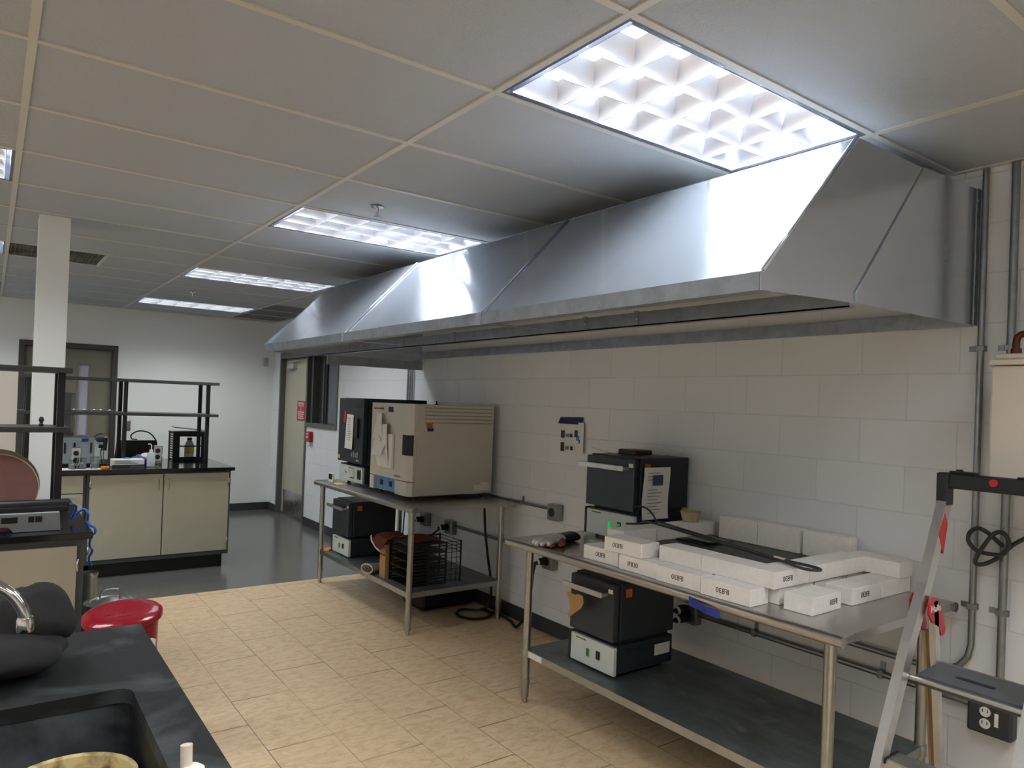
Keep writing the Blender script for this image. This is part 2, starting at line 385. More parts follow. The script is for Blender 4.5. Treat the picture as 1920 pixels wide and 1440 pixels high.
struct(B().box((XL, YB, 2.80), (XW + .2, YF + .2, 2.84)).obj('trim_2', 'wall', origin=(0, 0, 0)))
t = thing('ceiling_grille', 'dusty square air grille in the ceiling beside the white column', 'air vent', (.305, 5.18, H))
b = B(); b.box((.012, 8 * G + .012, H + .012), (G - .012, 9 * G - .012, H + .02)); b.obj('core', 'dirty', t)
b = B()
for j in range(23): b.box((.02 + j * .0255, 8 * G + .02, H + .004), (.028 + j * .0255, 9 * G - .02, H + .012))
b.obj('slats', 'dirty', t)
for k in (11, 12, 13):
    tag(B().box((2.4384 + .013, k * G + .013, H + .008), (XW - .026, (k + 1) * G - .013, H + .02)).obj('dark_panel', 'dark_tile'),
        ['dark streaked ceiling panel nearest the hood', 'dark streaked ceiling panel between two others', 'dark streaked ceiling panel closest to the far wall'][k - 11], 'air vent', 'dark panels above the far corner')

# ------------------------------------------------------------------ ceiling lights
def make_light(i, k, label):
    x0, x1, y0, y1 = i * 2 * G + .013, (i + 1) * 2 * G - .013, k * G + .013, (k + 1) * G - .013
    t = thing('ceiling_light', label, 'ceiling light', ((x0 + x1) / 2, (y0 + y1) / 2, H), 'recessed fluorescent ceiling lights')
    f = .022; b = B()      # dark gap frame
    for a, c in (((x0, y0), (x1, y0 + .012)), ((x0, y1 - .012), (x1, y1)), ((x0, y0 + .012), (x0 + .012, y1 - .012)), ((x1 - .012, y0 + .012), (x1, y1 - .012))):
        b.box((*a, H + .002), (*c, H + .11))
    b.box((x0, y0, H + .11), (x1, y1, H + .115)); b.obj('frame', 'lframe', t)
    u0, u1, v0, v1 = x0 + f + .008, x1 - f - .008, y0 + f, y1 - f
    nx, ny = 6, 3; cw, ch = (u1 - u0) / nx, (v1 - v0) / ny; b = B(); lp = B(); HZ = .062
    for p in range(nx):
        for q in range(ny):
            cx, cy = u0 + (p + .5) * cw, v0 + (q + .5) * ch; rings = []
            for s_ in range(7):
                tt = s_ / 6; z = H + .006 + HZ * tt
                ax = (cw / 2 - .0012) * (1 - .42 * tt ** 1.9) ; ay = (ch / 2 - .0012) * (1 - .50 * tt ** 1.9)
                rings.append([b.bm.verts.new((cx + sx * ax, cy + sy * ay, z)) for sx, sy in ((-1, -1), (1, -1), (1, 1), (-1, 1))])
            for A_, B_ in zip(rings, rings[1:]):
                for n in range(4): b.bm.faces.new((A_[n], A_[(n + 1) % 4], B_[(n + 1) % 4], B_[n])).smooth = True
            ax, ay = cw / 2 * .58, ch / 2 * .50
    # thin blade edges
    for p in range(nx + 1): b.box((u0 + p * cw - .0012, v0, H + .003), (u0 + p * cw + .0012, v1, H + .008))
    for q in range(ny + 1): b.box((u0, v0 + q * ch - .0012, H + .003), (u1, v0 + q * ch + .0012, H + .008))
    b.obj('louver', 'louver', t); lp.bm.free()
    for q in range(ny):
        cy = v0 + (q + .5) * ch; ay = ch / 2 * .50
        B().quad((u0 + .02, cy - ay, H + .0685), (u1 - .02, cy - ay, H + .0685), (u1 - .02, cy + ay, H + .0685), (u0 + .02, cy + ay, H + .0685)).obj('fluorescent_tube', 'lamp', t)
    return t
L0 = make_light(1, 0, 'large bright ceiling light directly above the near end of the hood')
names = {(1, 4): 'second ceiling light along the hood, beside a sprinkler', (1, 8): 'third ceiling light along the hood, above its far tip', (1, 12): 'ceiling light farthest away, near the far wall',
         (-1, 4): 'ceiling light at the left edge of the photo, the nearest there', (-1, 8): 'ceiling light at the left edge of the photo, the middle one', (-1, 12): 'ceiling light at the left edge, nearest the far wall'}
for (i, k) in sorted(lights):
    if (i, k) == (1, 0): continue
    c = copy_tree(L0); c.location = ((i * 2 + 1) * G, (k + .5) * G, H); c['label'] = names.get((i, k), 'unseen ceiling light behind or left of the camera, some added for brightness')
t = thing('sprinkler', 'chrome fire sprinkler between the near lights', 'sprinkler', (1.535, 2.159, H), 'ceiling sprinklers')
B().lathe([(.034, 0), (.034, -.003), (.012, -.008)], (1.535, 2.159, H)).obj('cover_plate', 'chrome', t)
B().lathe([(.010, -.006), (.007, -.02), (.004, -.048)], (1.535, 2.159, H), 12).obj('stem', 'chrome', t)
B().lathe([(.017, -.048), (.017, -.051)], (1.535, 2.159, H), 16).obj('deflector', 'chrome', t)
c = copy_tree(t); c.location = (1.53, 6.413, H); c['label'] = 'fire sprinkler by the two farthest ceiling lights'

# ------------------------------------------------------------------ extraction hood
hd = thing('extraction_hood', 'long galvanised sheet metal extraction hood hung on the block wall', 'hood', (2.4, 2.2, 1.93))
YS = [-.094, 1.352, 2.887, 4.468]
for a, c in zip(YS, YS[1:]):
    hp = B().sheet([(1.69, a + .001, 1.98), (1.69, c - .001, 1.98), (2.17, c - .001, 2.485), (2.17, a + .001, 2.485)], -.003).obj('hood_panel', 'galv', hd)
    B().box((1.672, a + .002, 1.930), (1.69, c - .002, 1.984)).box((1.69, a + .002, 1.930), (1.73, c - .002, 1.934)).obj('lip', 'galv2', hd)
for y in YS[1:3]:
    B().tube([(1.683, y, 1.988), (2.166, y, 2.492)], .004, 8).box((1.668, y - .018, 1.928), (1.674, y + .018, 1.984)).obj('seam', 'galv', hd)
B().box((2.17, YS[0], 2.485), (3.09, YS[3], 2.489)).obj('top_panel', 'galv2', hd)
b = B(); P = [(1.672, 1.930), (2.172, 1.950), (2.172, 1.985), (2.614, 2.487), (2.17, 2.485), (1.672, 1.984)]
b.prism(P, 'y', YS[0] - .006, YS[0]); b.obj('end_panel', 'galv', hd)
b = B(); P = [(2.172, 1.950), (3.09, 1.962), (3.09, 2.505), (2.614, 2.49), (2.172, 1.985)]
b.prism(P, 'y', YS[0] - .010, YS[0] - .003); b.obj('end_panel', 'galv', hd)
B().tube([(2.172, YS[0] - .010, 1.955), (2.172, YS[0] - .010, 1.985), (2.614, YS[0] - .010, 2.49)], .0016, 6).obj('seam', 'galv', hd)
B().box((3.06, YS[0] - .012, 1.962), (3.093, YS[0] - .008, 2.507)).obj('wall_flange', 'galv2', hd)
b = B()
for z in (2.02, 2.13, 2.24, 2.35, 2.46): b.cyl((3.068, YS[0] - .0145, z), (3.068, YS[0] - .010, z), .006, n=8)
b.obj('rivets', 'galv2', hd)
b = B(); b.tube([(1.677, YS[0] - .006, 1.986), (2.16, YS[0] - .006, 2.492)], .007, 8); b.obj('edge_trim', 'galv', hd)
b = B(); b.prism([(1.672, 1.930), (3.09, 1.930), (3.09, 2.485), (2.17, 2.485), (1.672, 1.984)], 'y', YS[3], YS[3] + .004); b.obj('end_panel', 'galv', hd)
b = B(); b.box((2.15, YS[0], 1.935), (2.156, YS[3], 1.995)).box((2.15, YS[0], 1.935), (2.19, YS[3], 1.94)); b.obj('rear_rail', 'galv2', hd)
b = B(); b.box((3.07, YS[0], 1.96), (3.09, YS[3], 2.02)); b.obj('wall_rail', 'galv2', hd)
for y in YS[1:3]:
    B().sheet([(1.70, y - .02, 1.936), (2.15, y - .02, 1.94), (2.15, y + .02, 1.94), (1.70, y + .02, 1.936)], .003).obj('cross_bar', 'galv2', hd)
for y in (.85, 1.18, 2.35, 3.02, 3.9):
    b = B(); b.box((2.142, y - .012, 1.94), (2.15, y + .012, 2.0)); b.cyl((2.136, y, 1.968), (2.150, y, 1.968), .008, n=8); b.obj('bracket', 'galv2', hd)
b = B(); b.box((2.19, 4.455, 1.86), (3.09, 4.467, 1.935)); b.obj('end_beam', 'galv2', hd)
tag(B().box((2.79, YS[0] - .012, 2.18), (2.83, YS[0] - .0105, 2.27)).obj('rating_plate', 'galv2'), 'small grey plate fixed to the near end of the hood', 'plate')

# ------------------------------------------------------------------ steel tables
def make_table(name, label, x0, x1, y0, y1, zt, zs, legs, ft):
    t = thing(name, label, 'table', ((x0 + x1) / 2, (y0 + y1) / 2, 0), 'stainless work tables')
    b = B(); b.box((x0 + .019, y0, zt - .03), (x1 - .019, y1, zt - .001), .0008); b.obj('tabletop', 'steel', t)
    b = B(); b.tube([(x0 + .018, y0 - .001, zt - .0215), (x0 + .018, y1 + .001, zt - .0215)], .019, 18); b.obj('rolled_edge', 'roll', t)
    b = B(); b.tube([(x1 - .018, y0 - .001, zt - .0215), (x1 - .018, y1 + .001, zt - .0215)], .019, 14); b.obj('rolled_edge', 'roll', t)
    lx0, lx1, ly0, ly1 = legs
    b = B(); b.box((lx0 - .012, ly0 - .012, zs - .035), (lx1 + .012, ly1 + .012, zs - .002), .002); sh = b.obj('undershelf', 'shelf', t)
    b = B(); b.box((lx0 - .0145, ly0 - .012, zs - .037), (lx0 - .0125, ly1 + .012, zs - .001)); b.obj('shelf_lip', 'tube', t); b = B(); b.box((lx0 - .012, ly0 - .0145, zs - .037), (lx1 + .012, ly0 - .0125, zs - .001)); b.obj('shelf_lip', 'tube', t)
    for x in (lx0, lx1):
        for y in (ly0, ly1):
            b = B(); b.cyl((x, y, .09), (x, y, zt - .03), .0205, n=20); b.lathe([(.021, .03), (.0215, .09), (.024, .10), (.024, .13)], (x, y, 0), 20)
            b.lathe([(.026, zt - .06), (.026, zt - .03)], (x, y, 0), 20); b.lathe([(.0245, zs - .04), (.0245, zs + .002)], (x, y, 0), 20)
            l = b.obj('leg', 'tube', t)
            B().lathe([(.010, 0), (.015, .003), (.015, .012), (.011, .03)], (x, y, 0), 16).obj('foot', 'tube', l)
    return t, sh
T1, sh1 = make_table('work_table', 'stainless steel table carrying the beige oven', 2.20, 3.06, 2.89, 4.68, .868, .285, (2.25, 2.99, 2.985, 4.59), 0)
T2, sh2 = make_table('work_table', 'stainless steel table carrying the white firebricks', 2.175, 3.045, -.09, 1.79, .865, .285, (2.275, 2.96, .0, 1.70), 0)
B().box((2.258, 1.55, .252), (2.262, 1.66, .28)).obj('maker_label', 'white', T2)
SH = .283

# ------------------------------------------------------------------ box furnaces
def make_furnace(label, x0, y1, w, z0, lit):
    """front faces -x; w is its width along y, y1 its far side"""
    y0 = y1 - w
    t = thing('box_furnace', label, 'furnace', (x0 + .2, (y0 + y1) / 2, z0), 'charcoal box furnaces')
    b = B(); b.box((x0 + .03, y0 + .004, z0 + .02), (x0 + .42, y1 - .004, z0 + .155), .003)
    for fx in (x0 + .06, x0 + .37):
        for fy in (y0 + .05, y1 - .05): b.cyl((fx, fy, z0), (fx, fy, z0 + .022), .012, n=12)
    b.box((x0 + .005, y1 - .012, z0 + .012), (x0 + .05, y1, z0 + .155)); base = b.obj('base', 'furn', t)
    B().box((x0 + .01, y0 + .004, z0 + .014), (x0 + .03, y1 - .012, z0 + .148), .002).obj('control_panel', 'panel', t)
    b = B(); b.box((x0 + .06, y0 + .02, z0 + .155), (x0 + .40, y1 - .02, z0 + .18)); b.obj('plinth', 'black', t)
    b = B(); b.box((x0 + .045, y0, z0 + .178), (x0 + .42, y1, z0 + .455), .004); body = b.obj('body', 'furn', t)
    b = B(); b.box((x0 + .005, y0 + .012, z0 + .172), (x0 + .042, y1 - .004, z0 + .448), .004); dr = b.obj('door', 'furn_door', t)
    b = B(); b.box((x0 - .045, y0 + .05, z0 + .385), (x0 - .035, y1 + .012, z0 + .412), .003)
    for yy in (y0 + .06, y1 - .03): b.box((x0 - .036, yy - .012, z0 + .39), (x0 + .01, yy + .004, z0 + .405))
    b.obj('handle', 'alu', dr)
    b = B()
    for j in range(9):
        for r_ in range(2): b.box((x0 + .09 + j * .031, y0 + .003, z0 + .118 + r_ * .014), (x0 + .112 + j * .031, y0 + .0045, z0 + .122 + r_ * .014))
    b.obj('vent_slots', 'black', base)
    B().box((x0 + .004, y0 + .10, z0 + .065), (x0 + .012, y0 + .125, z0 + .105), .002).obj('controller', 'black', t)
    B().box((x0 + .003, y0 + .103, z0 + .082), (x0 + .005, y0 + .121, z0 + .10)).obj('display', 'screen', t) if not lit else txt('display', '88', (x0 + .0035, y0 + .1125, z0 + .09), (0, -1, 0), (0, 0, 1), .02, 'green', t)
    b = B(); b.box((x0 + .004, y0 + .178, z0 + .06), (x0 + .012, y0 + .196, z0 + .098), .002); b.obj('power_switch', 'green' if lit else 'greenoff', t)
    B().box((x0 + .0735, y0 - .001, z0 + .385), (x0 + .115, y0 + .0005, z0 + .425)).obj('warning_sticker', 'orangest', body)
    B().box((x0 + .003, y0 + .02, z0 + .405), (x0 + .0055, y0 + .05, z0 + .425)).obj('sticker', 'white', dr)
    txt('lettering', 'thermo scientific', (x0 + .009, y1 - .09, z0 + .135), (0, -1, 0), (0, 0, 1), .011, 'darkgrey', t)
    return t
fu1 = make_furnace('charcoal box furnace with a lit green switch beside the firebricks', 2.655, 1.705, .385, .865, True)
fu2 = make_furnace('charcoal box furnace on the undershelf beneath the firebricks, paper leaf on its handle', 2.355, 1.46, .33, SH, False)
fu3 = make_furnace('charcoal box furnace on the undershelf beneath the black oven', 2.29, 4.475, .35, SH, False)
b = B(); b.box((2.36 + .28, 1.1275, SH + .07), (2.36 + .39, 1.129, SH + .125)); b.obj('rating_label', 'white', fu2)
b = B(); b.prism([(1.426, .645), (1.405, .650), (1.36, .645), (1.335, .655), (1.302, .652), (1.295, .62), (1.31, .59), (1.36, .555), (1.395, .525), (1.405, .535), (1.39, .57), (1.40, .61)], 'x', 2.303, 2.306)
tag(b.obj('paper_scrap', 'card'), 'tan leaf-shaped paper scrap hung on the lower furnace handle', 'paper')
# hand-written sheet against the upper furnace
t = thing('instruction_sheet', 'printed instruction sheets leaning on the side of the upper furnace', 'paper', (2.79, 1.29, 1.0))
b = B(); N_ = 8
for j in range(N_):
    a0, a1 = j / N_, (j + 1) / N_; z0, z1 = 1.0 + .275 * a0, 1.0 + .275 * a1; y0, y1 = 1.29 + .006 * math.sin(a0 * 5), 1.29 + .006 * math.sin(a1 * 5)
    b.sheet([(2.69, y0, z0), (2.885, y0 - .003, z0), (2.885, y1 - .003, z1), (2.69, y1, z1)], -.0015)
b.obj('sheet', 'white', t)
B().box((2.75, 1.277, 1.18), (2.825, 1.2785, 1.235)).obj('photo_print', 'photo', t)
b = B()
for j in range(13):
    if 2 < j < 5: continue
    b.box((2.71, 1.277, 1.245 - j * .0175), (2.71 + random.uniform(.07, .14), 1.278, 1.2475 - j * .0175))
b.obj('text_lines', 'ink', t)
t = thing('dial_gauge', 'small black instrument lying on top of the upper furnace', 'instrument', (2.82, 1.52, 1.32))
B().box((2.77, 1.43, 1.325), (2.90, 1.57, 1.355), .008).obj('body', 'black', t)
B().box((2.79, 1.45, 1.32), (2.83, 1.50, 1.326)).obj('foot', 'cup', t)
B().tube(spline([(2.70, 1.72, 1.355), (2.78, 1.6, 1.325), (2.84, 1.42, 1.323), (2.95, 1.38, 1.33), (3.0, 1.3, 1.345)]), .0018, 6).obj('wire', 'alu', t)

# ------------------------------------------------------------------ ovens on table 1
ov = thing('laboratory_oven', 'large beige laboratory oven with papers on its door', 'oven', (2.67, 3.49, .868))
x0, x1, y0, y1 = 2.32, 3.03, 3.185, 3.82
B().box((x0 + .055, y0, .90), (x1, y1, 1.556), .006).obj('cabinet', 'beige', ov)
b = B(); b.prism([(y0, 1.008), (y1, 1.008), (y1, 1.556), (y0, 1.556)], 'x', x0 + .02, x0 + .05); b.prism([(y0 + .035, 1.012), (y1 - .004, 1.012), (y1 - .004, 1.55), (y0 + .035, 1.55)], 'x', x0, x0 + .02)
b2 = B(); b2.prism([(x0, y0 + .035), (x0, y1), (x0 + .052, y1), (x0 + .052, y0), (x0 + .03, y0)], 'z', 1.006, 1.556); b.bm.free()
dr = b2.obj('door', 'beige', ov)
b = B(); b.prism([(x0, y0 + .035), (x0, y0 + .21), (x0 + .054, y0 + .21), (x0 + .054, y0), (x0 + .03, y0)], 'z', .90, 1.0); b.box((x0, y1 - .07, .90), (x0 + .055, y1, 1.0)).box((x0 + .03, y0 + .21, .90), (x0 + .055, y1 - .07, 1.0)); b.obj('base', 'beige', ov)
bp = B().box((x0 + .022, y0 + .21, .905), (x0 + .03, y1 - .075, 1.0)).obj('control_panel', 'blue', ov)
for yy in (y0 + .30, y0 + .45): B().box((x0 + .014, yy, .938), (x0 + .022, yy + .035, .975), .002).obj('switch', 'black', bp)
b = B(); b.prism([(x0 - .004, y0 + .105), (x0 - .004, y0 + .033), (x0 + .02, y0 - .003), (x0 + .028, y0 - .003), (x0 + .028, y0 + .02), (x0 + .004, y0 + .105)], 'z', 1.19, 1.335); b.obj('handle', 'rubber', dr)
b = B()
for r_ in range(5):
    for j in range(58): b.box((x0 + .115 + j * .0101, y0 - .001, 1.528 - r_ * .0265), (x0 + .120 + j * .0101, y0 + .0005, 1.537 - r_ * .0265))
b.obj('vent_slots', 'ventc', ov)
b = B()
for fx in (x0 + .08, x1 - .08):
    for fy in (y0 + .05, y1 - .05): b.lathe([(.018, .868), (.018, .876), (.009, .88), (.009, .90)], (fx, fy, 0), 14)
b.obj('feet', 'darkgrey', ov)
B().cyl((2.60, 3.32, 1.556), (2.60, 3.32, 1.585), .006, n=10).lathe([(.014, 1.556), (.014, 1.562)], (2.60, 3.32, 0), 12).obj('vent_plug', 'black', ov)
txt('lettering', 'thermo', (x0 - .001, 3.745, 1.515), (0, -1, 0), (0, 0, 1), .026, 'redsign', dr)
txt('lettering', 'scientific', (x0 - .001, 3.655, 1.515), (0, -1, 0), (0, 0, 1), .026, 'darkgrey', dr)
txt('lettering', 'LINDBERG', (x0 - .001, 3.36, 1.03), (0, -1, 0), (0, 0, 1), .022, 'blue', dr)
B().box((x0 - .001, 3.46, 1.49), (x0, 3.54, 1.53)).obj('sticker', 'navy', dr)
B().box((2.448, y0 - .0015, 1.39), (2.498, y0, 1.425)).obj('warning_sticker', 'orangest', ov); B().box((2.455, y0 - .0015, 1.365), (2.505, y0, 1.388)).obj('sticker', 'navy', ov)
B().box((2.87, y0 - .0015, .925), (3.01, y0, .965)).box((2.93, y0 - .0015, .965), (3.0, y0, .985)).obj('rating_label', 'white', ov)
b = B()
for j in range(3): b.box((x0 - .001, 3.775, 1.03 + j * .022), (x0, 3.805, 1.045 + j * .022))
b.obj('caution_sticker', 'yellow', dr)
t = thing('paper_pocket', 'clear pocket stuffed with curled papers on the beige oven door', 'paper', (x0, 3.62, 1.1))
b = B(); b.box((x0 - .022, 3.42, 1.08), (x0 - .002, 3.66, 1.33), .003); b.obj('pad', 'white', t)
def curl(y0_, y1_, z0_, z1_, amp, lean, name='sheet'):
    b = B(); n = 10; row = []
    for j in range(n + 1):
        a = j / n; row.append((x0 - .024 - amp * math.sin(a * PI) - .008 * a * a, lerp(z0_, z1_, a)))
    for (xa, za), (xb, zb) in zip(row, row[1:]): b.sheet([(xa, y0_ + lean * (za - z0_), za), (xa, y1_ + lean * (za - z0_), za), (xb, y1_ + lean * (zb - z0_), zb), (xb, y0_ + lean * (zb - z0_), zb)], .0012)
    bmesh.ops.remove_doubles(b.bm, verts=b.bm.verts, dist=.0008)
    return b.obj(name, 'white', t)
curl(3.46, 3.66, 1.10, 1.40, .010, .10); curl(3.53, 3.62, 1.13, 1.48, .012, .16)
b = B(); b.sheet([(x0 - .03, 3.74, 1.16), (x0 - .06, 3.52, 1.165), (x0 - .03, 3.50, 1.27), (x0 - .026, 3.70, 1.28)], .0015); b.obj('folded_sheet', 'white', t)
b = B(); b.sheet([(x0 - .028, 3.72, 1.285), (x0 - .05, 3.55, 1.27), (x0 - .03, 3.60, 1.32), (x0 - .03, 3.70, 1.38)], .0015); b.obj('folded_sheet', 'white', t)
bo = thing('laboratory_oven', 'tall black oven with a hand-written note on its door', 'oven', (2.62, 4.28, .868))
X0, X1, Y0, Y1 = 2.345, 2.91, 4.02, 4.53
B().box((X0 + .045, Y0, 1.05), (X1, Y1, 1.585), .004).obj('cabinet', 'furn', bo)
dr = B().box((X0, Y0 + .012, 1.052), (X0 + .042, Y1, 1.582), .004).obj('door', 'furn', bo)
B().box((X0 + .03, Y0 + .01, .89), (X1 - .03, Y1, 1.03), .003).obj('base', 'furn', bo); B().box((X0 + .08, Y0 + .02, 1.03), (X1 - .08, Y1 - .02, 1.05)).obj('plinth', 'black', bo)
cp = B().box((X0 + .015, Y0 + .03, .895), (X0 + .03, Y1 - .01, 1.022), .002).obj('control_panel', 'panel', bo)
B().box((X0 + .008, Y0 + .06, .925), (X0 + .016, Y0 + .12, 1.0), .002).obj('controller', 'black', cp)
B().box((X0 + .006, Y0 + .07, .965), (X0 + .0085, Y0 + .11, .99)).obj('display', 'screen', cp)
B().tube([(X0 + .012, Y0 + .27, 1.005), (X0 + .006, Y0 + .27, 1.005), (X0 + .006, Y0 + .19, 1.005), (X0 + .006, Y0 + .19, .93)], .004, 8).obj('gas_tube', 'chrome', cp)
B().box((X0 + .005, Y0 + .19, .924), (X0 + .016, Y0 + .25, .932)).obj('valve', 'black', cp)
txt('lettering', 'Gas', (X0 + .0145, Y0 + .36, .965), (0, -1, 0), (0, 0, 1), .03, 'purple', cp)
B().box((X0 - .02, Y0 + .09, 1.26), (X0 + .002, Y0 + .15, 1.42), .005).obj('handle', 'black', dr)
b = B()
for fx in (X0 + .09, X1 - .09):
    for fy in (Y0 + .05, Y1 - .05): b.lathe([(.014, .868), (.014, .89)], (fx, fy, 0), 12)
b.obj('feet', 'black', bo)
txt('lettering', 'thermo', (X0 - .001, Y0 + .10, 1.078), (0, -1, 0), (0, 0, 1), .02, 'white', dr)
b = B()
for j in range(4): b.box((X0 - .001, Y0 + .10 + j * .038, 1.10), (X0, Y0 + .118 + j * .038, 1.145 - .012 * (j % 2)))
b.obj('frost_marks', 'lgrey', dr)
B().box((X0 - .001, Y1 - .05, 1.07), (X0, Y1 - .005, 1.10)).obj('sticker', 'yellow', dr)
t = thing('handwritten_note', 'white hand-written note taped to the black oven door', 'paper', (X0 - .01, 4.31, 1.2))
b = B(); b.sheet([(X0 - .008, 4.37, 1.165), (X0 - .008, 4.22, 1.16), (X0 - .004, 4.215, 1.445), (X0 - .004, 4.35, 1.45)], .002); b.obj('sheet', 'white', t)
b = B(); rr = random.Random(3)
for j in range(11): b.box((X0 - .011, 4.25 + rr.uniform(0, .02), 1.235 + j * .018), (X0 - .010, 4.33 - rr.uniform(0, .03), 1.238 + j * .018))
b.obj('handwriting', 'ink', t)
tag(B().box((X0 - .012, 4.355, 1.38), (X0 - .006, 4.40, 1.47), .001, Matrix.Rotation(.2, 3, 'X')).obj('red_card', 'redsign'), 'small red and white card tucked beside the note', 'card')
t = thing('digital_timer', 'small white digital timer on the far corner of the oven table', 'timer', (2.28, 4.45, .868))
B().box((2.268, 4.43, .869), (2.282, 4.53, .945), .005).obj('case', 'white', t); B().box((2.2655, 4.445, .893), (2.2685, 4.515, .938)).obj('display', 'screen', t)
tag(B().box((2.25, 4.27, .8675), (2.33, 4.42, .8695)).obj('note_paper', 'yellow'), 'pale yellow note lying beside the digital timer', 'paper')

# ------------------------------------------------------------------ firebricks on table 2
BL, BW, BH = .2286, .1143, .064
def make_brick():
    o = B().box((-BL / 2, -BW / 2, 0), (BL / 2, BW / 2, BH), .0025).obj('firebrick', 'brick', origin=(0, 0, 0)); return o
brick = make_brick(); tag(brick, '', 'brick', 'white insulating firebricks on the steel table')
first = [True]
def put(x, y, z, rz, label, mark=None, stand=False, grp=None, lx=None, sc=1):
    """x, y = centre of the footprint; mark = side carrying the IF830 lettering"""
    if first[0]: o = brick; first[0] = False
    else: o = brick.copy(); C.objects.link(o)
    o.location = (x, y, z); o.rotation_euler = (0, 0, rz); o['label'] = label
    if stand: o.rotation_euler = (PI / 2, 0, rz); o.location = (x, y, z + BW / 2)
    if lx: o.scale = (lx / BL, 1, 1)
    if mark:
        side, mir, off = mark
        WL['_'] = Vector((0, 0, 0)); y_ = side * (BW / 2 + .0003)
        m_ = txt('ink_mark', 'IF830', (off, y_, BH * .5), (-side if side > 0 else 1, 0, 0), (0, 0, 1), .030, 'ink', None, mirror=mir, spacing=.95)
        m_.parent = o
    return o
ZT = .8645; Z1 = ZT + BH + .0006; R90 = PI / 2
# lower row along the front edge, long sides facing the room (rz=90: local +y faces -x)
put(2.290, 1.113, ZT, R90 + .02, 'firebrick marked with mirrored letters, leftmost of the low front row', (1, True, 0))
put(2.277, .862, ZT, R90 + .02, 'firebrick with upright letters, second in the low front row', (1, False, .03))
put(2.270, .632, ZT, R90 + .02, 'firebrick with mirrored letters, third in the low front row', (1, True, 0))
put(2.262, .392, ZT, R90 + .02, 'firebrick with mirrored letters, at the near end of the low front row', (1, True, .01))
# upper row
put(2.283, .965, Z1, R90 + .03, 'firebrick with faint letters stepped forward at the far end of the upper front row', (1, True, .03))
put(2.352, .695, Z1, R90, 'plain firebrick in the middle of the upper front row')
put(2.349, .462, Z1, R90, 'plain firebrick of the upper front row touching the cross row')
# cross row towards the wall, upper layer
put(2.405, .292, Z1, 0, 'firebrick with mirrored letters at the near front corner of the upper layer', (-1, True, -.03))
put(2.635, .290, Z1, 0, 'stained firebrick in the middle of the near cross row')
put(2.845, .288, Z1, 0, 'firebrick of the near cross row next to the wall end', lx=.19)
put(2.985, .200, Z1, R90, 'firebrick turned sideways against the wall at the near end')
# lower layer under the cross row
put(2.45, .30, ZT, 0, 'firebrick in the lower layer beneath the lettered corner brick')
put(2.69, .30, ZT, 0, 'firebrick in the lower layer beneath the stained brick')
put(2.93, .30, ZT, 0, 'firebrick in the lower layer beneath the wall end of the cross row')
# separate lower bricks at the near end
put(2.410, .152, ZT, .03, 'single firebrick with mirrored letters nearest the camera', (-1, True, .05), lx=.20)
put(2.695, .150, ZT, 0, 'firebrick with mirrored letters lying right of the single one', (-1, True, -.02))
put(2.926, .150, ZT, 0, 'plain firebrick at the near wall corner of the table')
# far row
put(2.50, 1.190, ZT, 0, 'firebrick in the lower layer of the far cross row, front end')
put(2.735, 1.190, ZT, 0, 'firebrick in the lower layer of the far cross row, middle')
put(2.97, 1.190, ZT, 0, 'firebrick in the lower layer of the far cross row, wall end')
put(2.50, 1.175, Z1, 0, 'firebrick of the far cross row right in front of the upper furnace')
put(2.735, 1.175, Z1, 0, 'firebrick in the middle of the far cross row on the upper layer')
put(2.962, 1.175, Z1, 0, 'firebrick at the wall end of the far cross row on the upper layer', lx=.21)
# standing bricks along the wall
pl = tag(B().box((2.42, .36, ZT), (3.035, 1.128, Z1 - .001), .003).obj('steel_plate', 'darkgrey'), 'dark steel slab framed by the white firebricks', 'plate')
for j, (yy, lb) in enumerate(((.932, 'far'), (.70, 'middle'), (.455, 'near'))):
    put(2.975 + BH / 2, yy, Z1, R90, f'upright firebrick against the block wall, {lb} one of the three', stand=True, lx=.228)
t = thing('mesh_pad', 'black mesh and rubber pad lying on the dark steel slab', 'pad', (2.83, 1.0, Z1))
b = B(); b.box((2.74, .93, Z1 - .001), (2.93, 1.10, Z1 + .008), .002); b.obj('pad', 'rubber', t); B().box((2.76, .91, Z1 + .008), (2.95, 1.06, Z1 + .013), .001, Matrix.Rotation(.06, 3, 'Y')).obj('flap', 'tray', t)
# tongs
t = thing('crucible_tongs', 'long black iron tongs lying across the firebricks', 'tongs', (2.55, .65, .995))
ZB = Z1 + BH + .002
b = B(); b.tube(spline([(2.62, 1.14, ZB + .018), (2.55, .75, ZB + .012), (2.475, .40, ZB + .009), (2.45, .30, ZB + .009), (2.41, .20, ZB + .009), (2.425, .155, ZB + .009), (2.455, .15, ZB + .009), (2.475, .20, ZB + .009), (2.478, .31, ZB + .009), (2.495, .40, ZB + .009)]), .0058, 10); b.obj('handle', 'darkgrey', t)
b = B(); b.tube([(2.495, .40, ZB + .009), (2.575, .78, ZB + .016), (2.655, 1.16, ZB + .024)], .0055, 10); b.obj('rod', 'darkgrey', t)
b = B(); b.tube(spline([(2.655, 1.16, ZB + .024), (2.67, 1.20, ZB + .05), (2.66, 1.235, ZB + .078), (2.635, 1.27, ZB + .085), (2.61, 1.29, ZB + .075)]), .005, 8); b.obj('jaw', 'darkgrey', t)
b = B(); b.tube(spline([(2.62, 1.14, ZB + .018), (2.60, 1.19, ZB + .02), (2.575, 1.215, ZB + .008), (2.54, 1.225, ZB + .008), (2.52, 1.24, ZB + .008)]), .005, 8); b.obj('jaw', 'darkgrey', t)
B().cyl((2.477, .315, ZB + .009), (2.49, .37, ZB + .009), .0085, n=12).obj('tape_band', 'wool', t)
